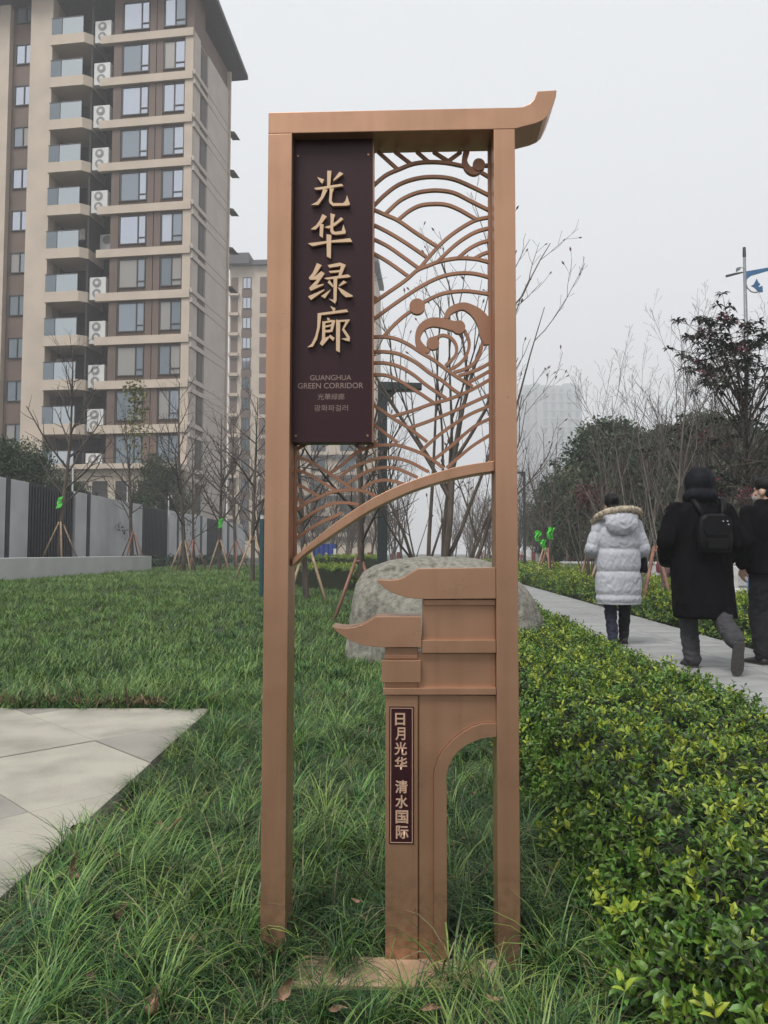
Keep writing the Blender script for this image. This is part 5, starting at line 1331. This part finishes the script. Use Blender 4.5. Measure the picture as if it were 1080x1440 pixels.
# ------------------------------------------------------------------ lamps and street furniture
M_lamp = mat('dark_green_steel', (0.022, 0.032, 0.034), 0.5, var=0.15)
M_teal = mat('teal_steel', (0.012, 0.060, 0.070), 0.5, var=0.15)
M_grey = mat('galvanised_pole', (0.20, 0.215, 0.225), 0.5, metal=0.3)
M_blue = mat('blue_ornament', (0.022, 0.115, 0.26), 0.5)
def arm_lamp(u, v_top, Y, u_tip, w, label, group='path lamps with a flat arm'):
    p = at_depth(u, v_top, Y); q = at_depth(u_tip, v_top, Y); s_ = 1 if q.x > p.x else -1; L = abs(q.x - p.x)
    t = empty('path_lamp', (p.x, Y, .1)); h = p.z - .1; tag(t, label, 'lamp post', group)
    MB().box(-w / 2, w / 2, -w / 2, w / 2, -.15, h - w * .95).build('pole', M_lamp, t, bevel=.01)
    MB().prism_xz([(-s_ * w / 2, h - w * .949), (-s_ * w / 2, h), (s_ * w * .6, h), (s_ * L, h - w * .12), (s_ * L, h - w * .75), (s_ * w * .95, h - w * .949), (s_ * w * .55, h - w * 1.6), (s_ * w * .5 + s_ * .001, h - w * .949 - w * .651)][:6], -w / 2, w / 2).build('arm', M_lamp, t, bevel=.008)
    MB().prism_xz([(s_ * (w / 2 + .001), h - w * 2.0), (s_ * (w / 2 + .001), h - w * .951), (s_ * w * 1.5, h - w * .951)], -w * .3, w * .3).build('gusset', M_lamp, t)
    MB().box(min(s_ * L * .35, s_ * L * .95), max(s_ * L * .35, s_ * L * .95), -w * .35, w * .35, h - w * .975, h - w * .955).build('light_panel', M_white, t)
    MB().box(-w * .9, w * .9, -w * .9, w * .9, -.02, .03).build('base_plate', M_lamp, t)
    return t
arm_lamp(538, 538, 12.5, 593, .155, 'dark green lamp post with flat arm standing behind the wave lattice')
arm_lamp(737, 663, 30, 722, .095, 'dark lamp post with flat arm just right of the sign')
for u, vt, Y, lab in ((369, 722, 16.5, 'tall teal bollard light at the left edge of the sign post'), (431, 803, 17.0, 'short teal bollard light between the wooden stakes on the lawn')):
    z0 = ground_z((u - 540) / FPX * Y, Y); zt_ = at_depth(u, vt, Y).z; r_ = .055
    t = empty('bollard_light', ((u - 540) / FPX * Y, Y, z0)); tag(t, lab, 'bollard')
    MB().tube([(0, 0, -.1), (0, 0, zt_ - z0 - .12)], r_, 12).build('post', M_teal, t); MB().tube([(0, 0, zt_ - z0 - .119), (0, 0, zt_ - z0 - .03)], r_ * .85, 12).build('lens', M_white, t); MB().tube([(0, 0, zt_ - z0 - .029), (0, 0, zt_ - z0)], [r_ * 1.1, r_], 12).build('cap', M_teal, t)
stakes(((432 - 540) / FPX * 16.3, 16.3, ground_z(-1.6, 16.3)), 4, 1.2, .62, M_pole, 'pale wooden poles propping a tree around the short teal bollard', 'tree stakes', .4)
plant('young_tree', Y2, ((432 - 540) / FPX * 16.3, 16.3, ground_z(-1.6, 16.3)), 2.2, 'bare staked tree seen under the left end of the curved rail', 'young bare trees along the white wall', .8)
stakes(((505 - 540) / FPX * 12.6, 12.6, ground_z(-.4, 12.6)), 3, 1.05, .5, M_poler, 'reddish poles propping the thin tree left of the boulder', 'tree stakes', 1.0)
plant('young_tree', Y1, ((507 - 540) / FPX * 12.6, 12.6, ground_z(-.4, 12.6)), 4.2, 'thin dark bare tree just left of the boulder', 'young bare trees along the white wall', .72)
# tall street lamp with blue scroll ornament
Y = 27.0
def SL(u, v): p = at_depth(u, v, Y); return (p.x, p.z)
xp, zt_ = SL(1046.5, 350)
t = empty('street_lamp', (xp, Y, .16)); tag(t, 'tall grey street lamp with blue scroll arm at the right edge', 'street lamp')
loc = lambda u, v: (SL(u, v)[0] - xp, SL(u, v)[1] - .16)
MB().tube([(0, 0, -.1), (0, 0, 6), (0, 0, loc(1046, 362)[1])], [.13, .085, .05], 10).build('pole', M_grey, t, smooth=True)
MB().tube([(0, 0, loc(1046, 361)[1]), (0, 0, loc(1046, 348)[1])], [.065, .055], 8).build('finial', M_lamp, t)
a0, a1 = loc(1021, 388.5), loc(1044.5, 383); MB().tube([(a0[0], 0, a0[1]), (a0[0] * .45 + a1[0] * .55, 0, a0[1] * .4 + a1[1] * .6), (a1[0], 0, a1[1])], [.045, .04, .025], 6).build('arm', M_lamp, t)
cpx = [loc(1036, 382), loc(1036, 377), loc(1041, 376), loc(1040, 380)]; MB().prism_xz(cpx, -.06, .06).build('camera_box', M_grey, t); MB().tube([(loc(1040, 376.6)[0], 0, loc(1040, 376.6)[1]), (0, 0, loc(1044, 377)[1])], .015, 4).build('bracket', M_grey, t)
MB().prism_xz([loc(1048, 382), loc(1060, 380), (loc(1080, 376.5)), loc(1105, 371), loc(1105, 375), loc(1080, 381), loc(1066, 385), loc(1056, 388), loc(1050, 393), loc(1049, 400), loc(1047.2, 400)], -.03, .03).build('blue_arm', M_blue, t)
ring = [loc(1049, 398), loc(1051, 405), loc(1056, 410), loc(1062, 411.5), loc(1068, 410), loc(1071.5, 404)]
MB().tube([(x, 0, z) for x, z in ring], .02, 5).build('ring', M_lamp, t)
MB().prism_xz([loc(1064, 392), loc(1066, 397), loc(1069, 400), loc(1066, 404), loc(1072, 402), loc(1072.5, 411), loc(1067, 411), loc(1062, 405), loc(1056, 402), loc(1060, 400)], -.02, .02).build('blossom', M_blue, t)
a0, a1 = loc(1105, 371), loc(1160, 364); MB().tube([(a0[0], 0, a0[1]), (a1[0], 0, a1[1])], [.05, .06], 6).build('lamp_head', M_lamp, t)
# barriers beyond the hedge
def barrier(u0, u1, v, Y, m, label):
    p, q = at_depth(u0, v, Y), at_depth(u1, v, Y); t = empty('road_barrier', (p.x, Y, .16)); tag(t, label, 'barrier', 'barriers beyond the far hedge'); w = q.x - p.x; h = p.z - .16
    MB().loft([[(0, -.25, 0), (w, -.25, 0), (w, .25, 0), (0, .25, 0)], [(0, -.23, h * .3), (w, -.23, h * .3), (w, .23, h * .3), (0, .23, h * .3)], [(.02, -.10, h * .55), (w - .02, -.10, h * .55), (w - .02, .10, h * .55), (.02, .10, h * .55)], [(.03, -.08, h), (w - .03, -.08, h), (w - .03, .08, h), (.03, .08, h)]]).build('body', m, t, bevel=.015)
    MB().box(w * .3, w * .7, -.12, -.09, h * .6, h * .85).build('recess', m, t)
barrier(1026, 1051.5, 796, 12.5, mat('white_barrier', (.55, .54, .52), .6), 'white plastic road barrier beyond the hedge behind the hooded man')
barrier(1052.5, 1063, 792, 12.3, mat('blue_barrier', (.03, .17, .45), .5), 'bright blue road barrier between the hooded man and the man at the edge')
barrier(1066, 1100, 796, 12.5, MATS['white_barrier'], 'white plastic road barrier behind the person at the right edge')
lw = empty('low_wall', (12, 26, .16), 0); tag(lw, 'long pale low wall across the pavement behind the trees on the right', 'wall')
for i in range(7): MB().box(-6 + i * 2.5, -3.52 + i * 2.5, 0, .3, 0, .62).build('wall_panel', M_plaza, lw, bevel=.01)
for i in range(7): MB().box(-6 + i * 2.5, -3.51 + i * 2.5, -.03, .33, .621, .70).build('coping', M_planter, lw, bevel=.01)
# parked cars far off
M_tyre = mat('tyre_rubber', (.02, .02, .02), .9); M_cg = glass_mat('car_glass', (.2, .22, .24), .08, .6); M_red = mat('tail_light', (.35, .02, .02), .3)
def car(loc_, rz, m, label):
    t = empty('parked_car', loc_, rz); tag(t, label, 'car', 'cars parked beyond the trees')
    prof_c = [(-2.2, .35), (-2.25, .75), (-2.1, .95), (-1.5, 1.02), (-.9, 1.40), (.5, 1.45), (1.25, 1.02), (2.0, .90), (2.2, .7), (2.2, .35)]
    o = MB().loft([[(x, y * (.94 if z > 1.2 else 1), z) for x, z in prof_c] for y in (-.86, 0, .86)]).build('body', m, t, bevel=.04)
    for s_ in (-1, 1):
        MB().prism_xz([(-1.35, 1.03), (-.85, 1.34), (.45, 1.38), (1.05, 1.03)], s_ * .865 - .006, s_ * .865 + .006).build('side_window', M_cg, t)
        for x in (-1.35, 1.35):
            w_ = MB(); w_.loft([[(x + .32 * math.cos(a), s_ * .86 + d_, .32 + .32 * math.sin(a)) for a in [2 * math.pi * i / 16 for i in range(16)]] for d_ in (-.1, .1)]); w_ = w_.build('wheel', M_tyre, t)
            r_ = MB(); r_.loft([[(x + .19 * math.cos(a), s_ * .86 + d_, .32 + .19 * math.sin(a)) for a in [2 * math.pi * i / 12 for i in range(12)]] for d_ in (-.11, .11)]); r_.build('rim', M_grey, w_)
        MB().box(-2.28, -2.2, s_ * .65 - .15, s_ * .65 + .15, .7, .88).build('tail_light', M_red, t); MB().box(2.15, 2.23, s_ * .65 - .15, s_ * .65 + .15, .62, .75).build('headlight', M_white, t)
    return t
M_carw = mat('white_car_paint', (.62, .62, .62), .25); M_carg = mat('silver_car_paint', (.32, .33, .35), .3, metal=.4)
car((9.4, 52, .16), R(95), M_carw, 'white car parked far off seen just left of the right sign post')
car((11.2, 41, .16), R(100), M_carg, 'silver car beyond the trees left of the person in pale coat')
car((14.2, 44, .16), R(80), M_carw, 'white car parked beyond the trees right of the person in pale coat')
# blue cloth on a rail far left
Y = 29; p = at_depth(441, 764, Y); q = at_depth(473, 764, Y); zg = ground_z(p.x, Y)
t = empty('cloth_rail', (p.x, Y, zg)); tag(t, 'blue cloth hung on a rail with a small white notice, far beyond the lawn', 'banner'); w = q.x - p.x; h = p.z - zg
for x in (0, w): MB().tube([(x, 0, -.1), (x, 0, h)], .025, 6).build('post', M_lamp, t)
n = 22
MB().loft([[(w * i / n, .03 * math.sin(i * 1.3) - .012, z) for z in (h - .42 - .08 * math.sin(i * .9), h - .02)] + [(w * i / n, .03 * math.sin(i * 1.3) + .012, z) for z in (h - .02, h - .42 - .08 * math.sin(i * .9))] for i in range(n + 1)]).build('cloth', mat('blue_cloth', (.03, .06, .24), .8), t)
MB().box(w * .88, w * 1.0, -.08, -.06, h - .42, h - .2).build('notice', M_white, t)

# ------------------------------------------------------------------ fallen leaves
M_dry = mat('dry_leaf', (0.30, 0.185, 0.115), .8, var=.25, scale=25, bump=.4, bscale=80); M_dryd = mat('dark_dry_leaf', (0.12, 0.065, 0.045), .85, var=.25, scale=25)
def dead_leaf(seed, L, W, curl):
    rng = random.Random(seed); mb = MB(); n = 8; vv = []
    for i in range(n + 1):
        t_ = i / n; w_ = W * math.sin(math.pi * (.06 + .92 * t_)) ** .8 * (1 + rng.uniform(-.2, .2))
        zc = curl * (t_ - .4) ** 2 * L * 2
        for j in (-1, -.5, 0, .5, 1): vv.append((L * (t_ - .5), j * w_ / 2 * (1 - .25 * abs(j)), zc + abs(j) ** 1.5 * W * .35 * (1 + .5 * math.sin(t_ * 9 + seed)) + rng.uniform(-.003, .003)))
    mb.add(vv, [(i * 5 + j, i * 5 + j + 1, i * 5 + j + 6, i * 5 + j + 5) for i in range(n) for j in range(4)])
    mb.tube([(-L * .5, 0, curl * .16 * 2 * L), (-L * .72, .01, .02)], .0015, 4)
    return mb
for i, (u, v, z, L, W, m, rot, lab) in enumerate([(398, 1396,   .06, .052, .036, M_dry, (.7, -.6, .9), 'pale tan curled leaf lying before the left end of the base plate'), (234, 1170, .10, .07, .04, M_dry, (.2, .3, .3), 'dry brown leaf caught on the grass left of the sign'),
     (163, 1292, .08, .055, .036, M_dryd, (.3, .1, 1.2), 'small dark brown leaf in the grass at lower left'), (207, 1430, .05, .07, .05, M_dry, (.5, .5, 2.0), 'large withered leaf at the very bottom of the grass'), (112, 1168, .05, .085, .06, M_dryd, (1.1, .2, .5), 'dark curled leaf on the edge of the stone terrace'), (97, 1235, .09, .07, .045, M_dry, (.3, -.5, 2.5), 'tan leaf in the grass beside the terrace edge')]):
    p = on_ground(u, v, z); o = dead_leaf(i, L, W, 1.2).build('fallen_leaf', m, loc=p, smooth=True); o.rotation_euler = rot; tag(o, lab, 'leaf', 'fallen leaves')
lm = MB(); rl = random.Random(77)
for k in range(150):
    x = rl.uniform(-4.2, -1.4); d = dead_leaf(k, rl.uniform(.04, .09), rl.uniform(.025, .05), rl.uniform(.3, 2)); y = TY + .03 + abs(rl.gauss(0, .06))
    M = Matrix.Translation((x, y, .05 if y > TY else .036)) @ Matrix.Rotation(rl.uniform(0, 6.28), 4, 'Z') @ Matrix.Rotation(rl.gauss(0, .5) if y > TY else 0, 4, 'X')
    lm.add([M @ Vector(q) for q in d.v], d.f, 0 if rl.random() < .45 else 1)
tag(lm.build('leaf_litter', [M_dry, M_dryd]), 'strip of dry brown leaf litter along the far edge of the stone terrace', 'leaf litter', kind='stuff')
lm = MB()
for k in range(34):
    u, v = rl.uniform(0, 860), rl.uniform(1090, 1435); p = on_ground(u, v, .07)
    if p.x < TX + .05 or path_t(p.x, p.y) > .62 or (abs(p.x) < .45 and 1.95 < p.y < 2.35): continue
    d = dead_leaf(k + 300, rl.uniform(.025, .055), rl.uniform(.014, .035), rl.uniform(.3, 2))
    M = Matrix.Translation(p + Vector((0, 0, rl.uniform(-.03, .03)))) @ Matrix.Rotation(rl.uniform(0, 6.28), 4, 'Z') @ Matrix.Rotation(rl.gauss(0, .6), 4, 'X') @ Matrix.Diagonal((1, 1, .45, 1))
    lm.add([M @ Vector(q) for q in d.v], d.f, 0 if rl.random() < .6 else 1)
tag(lm.build('leaf_litter', [M_dry, M_dryd]), 'scraps of dry leaf caught among the long grass in the foreground', 'leaf litter', kind='stuff')
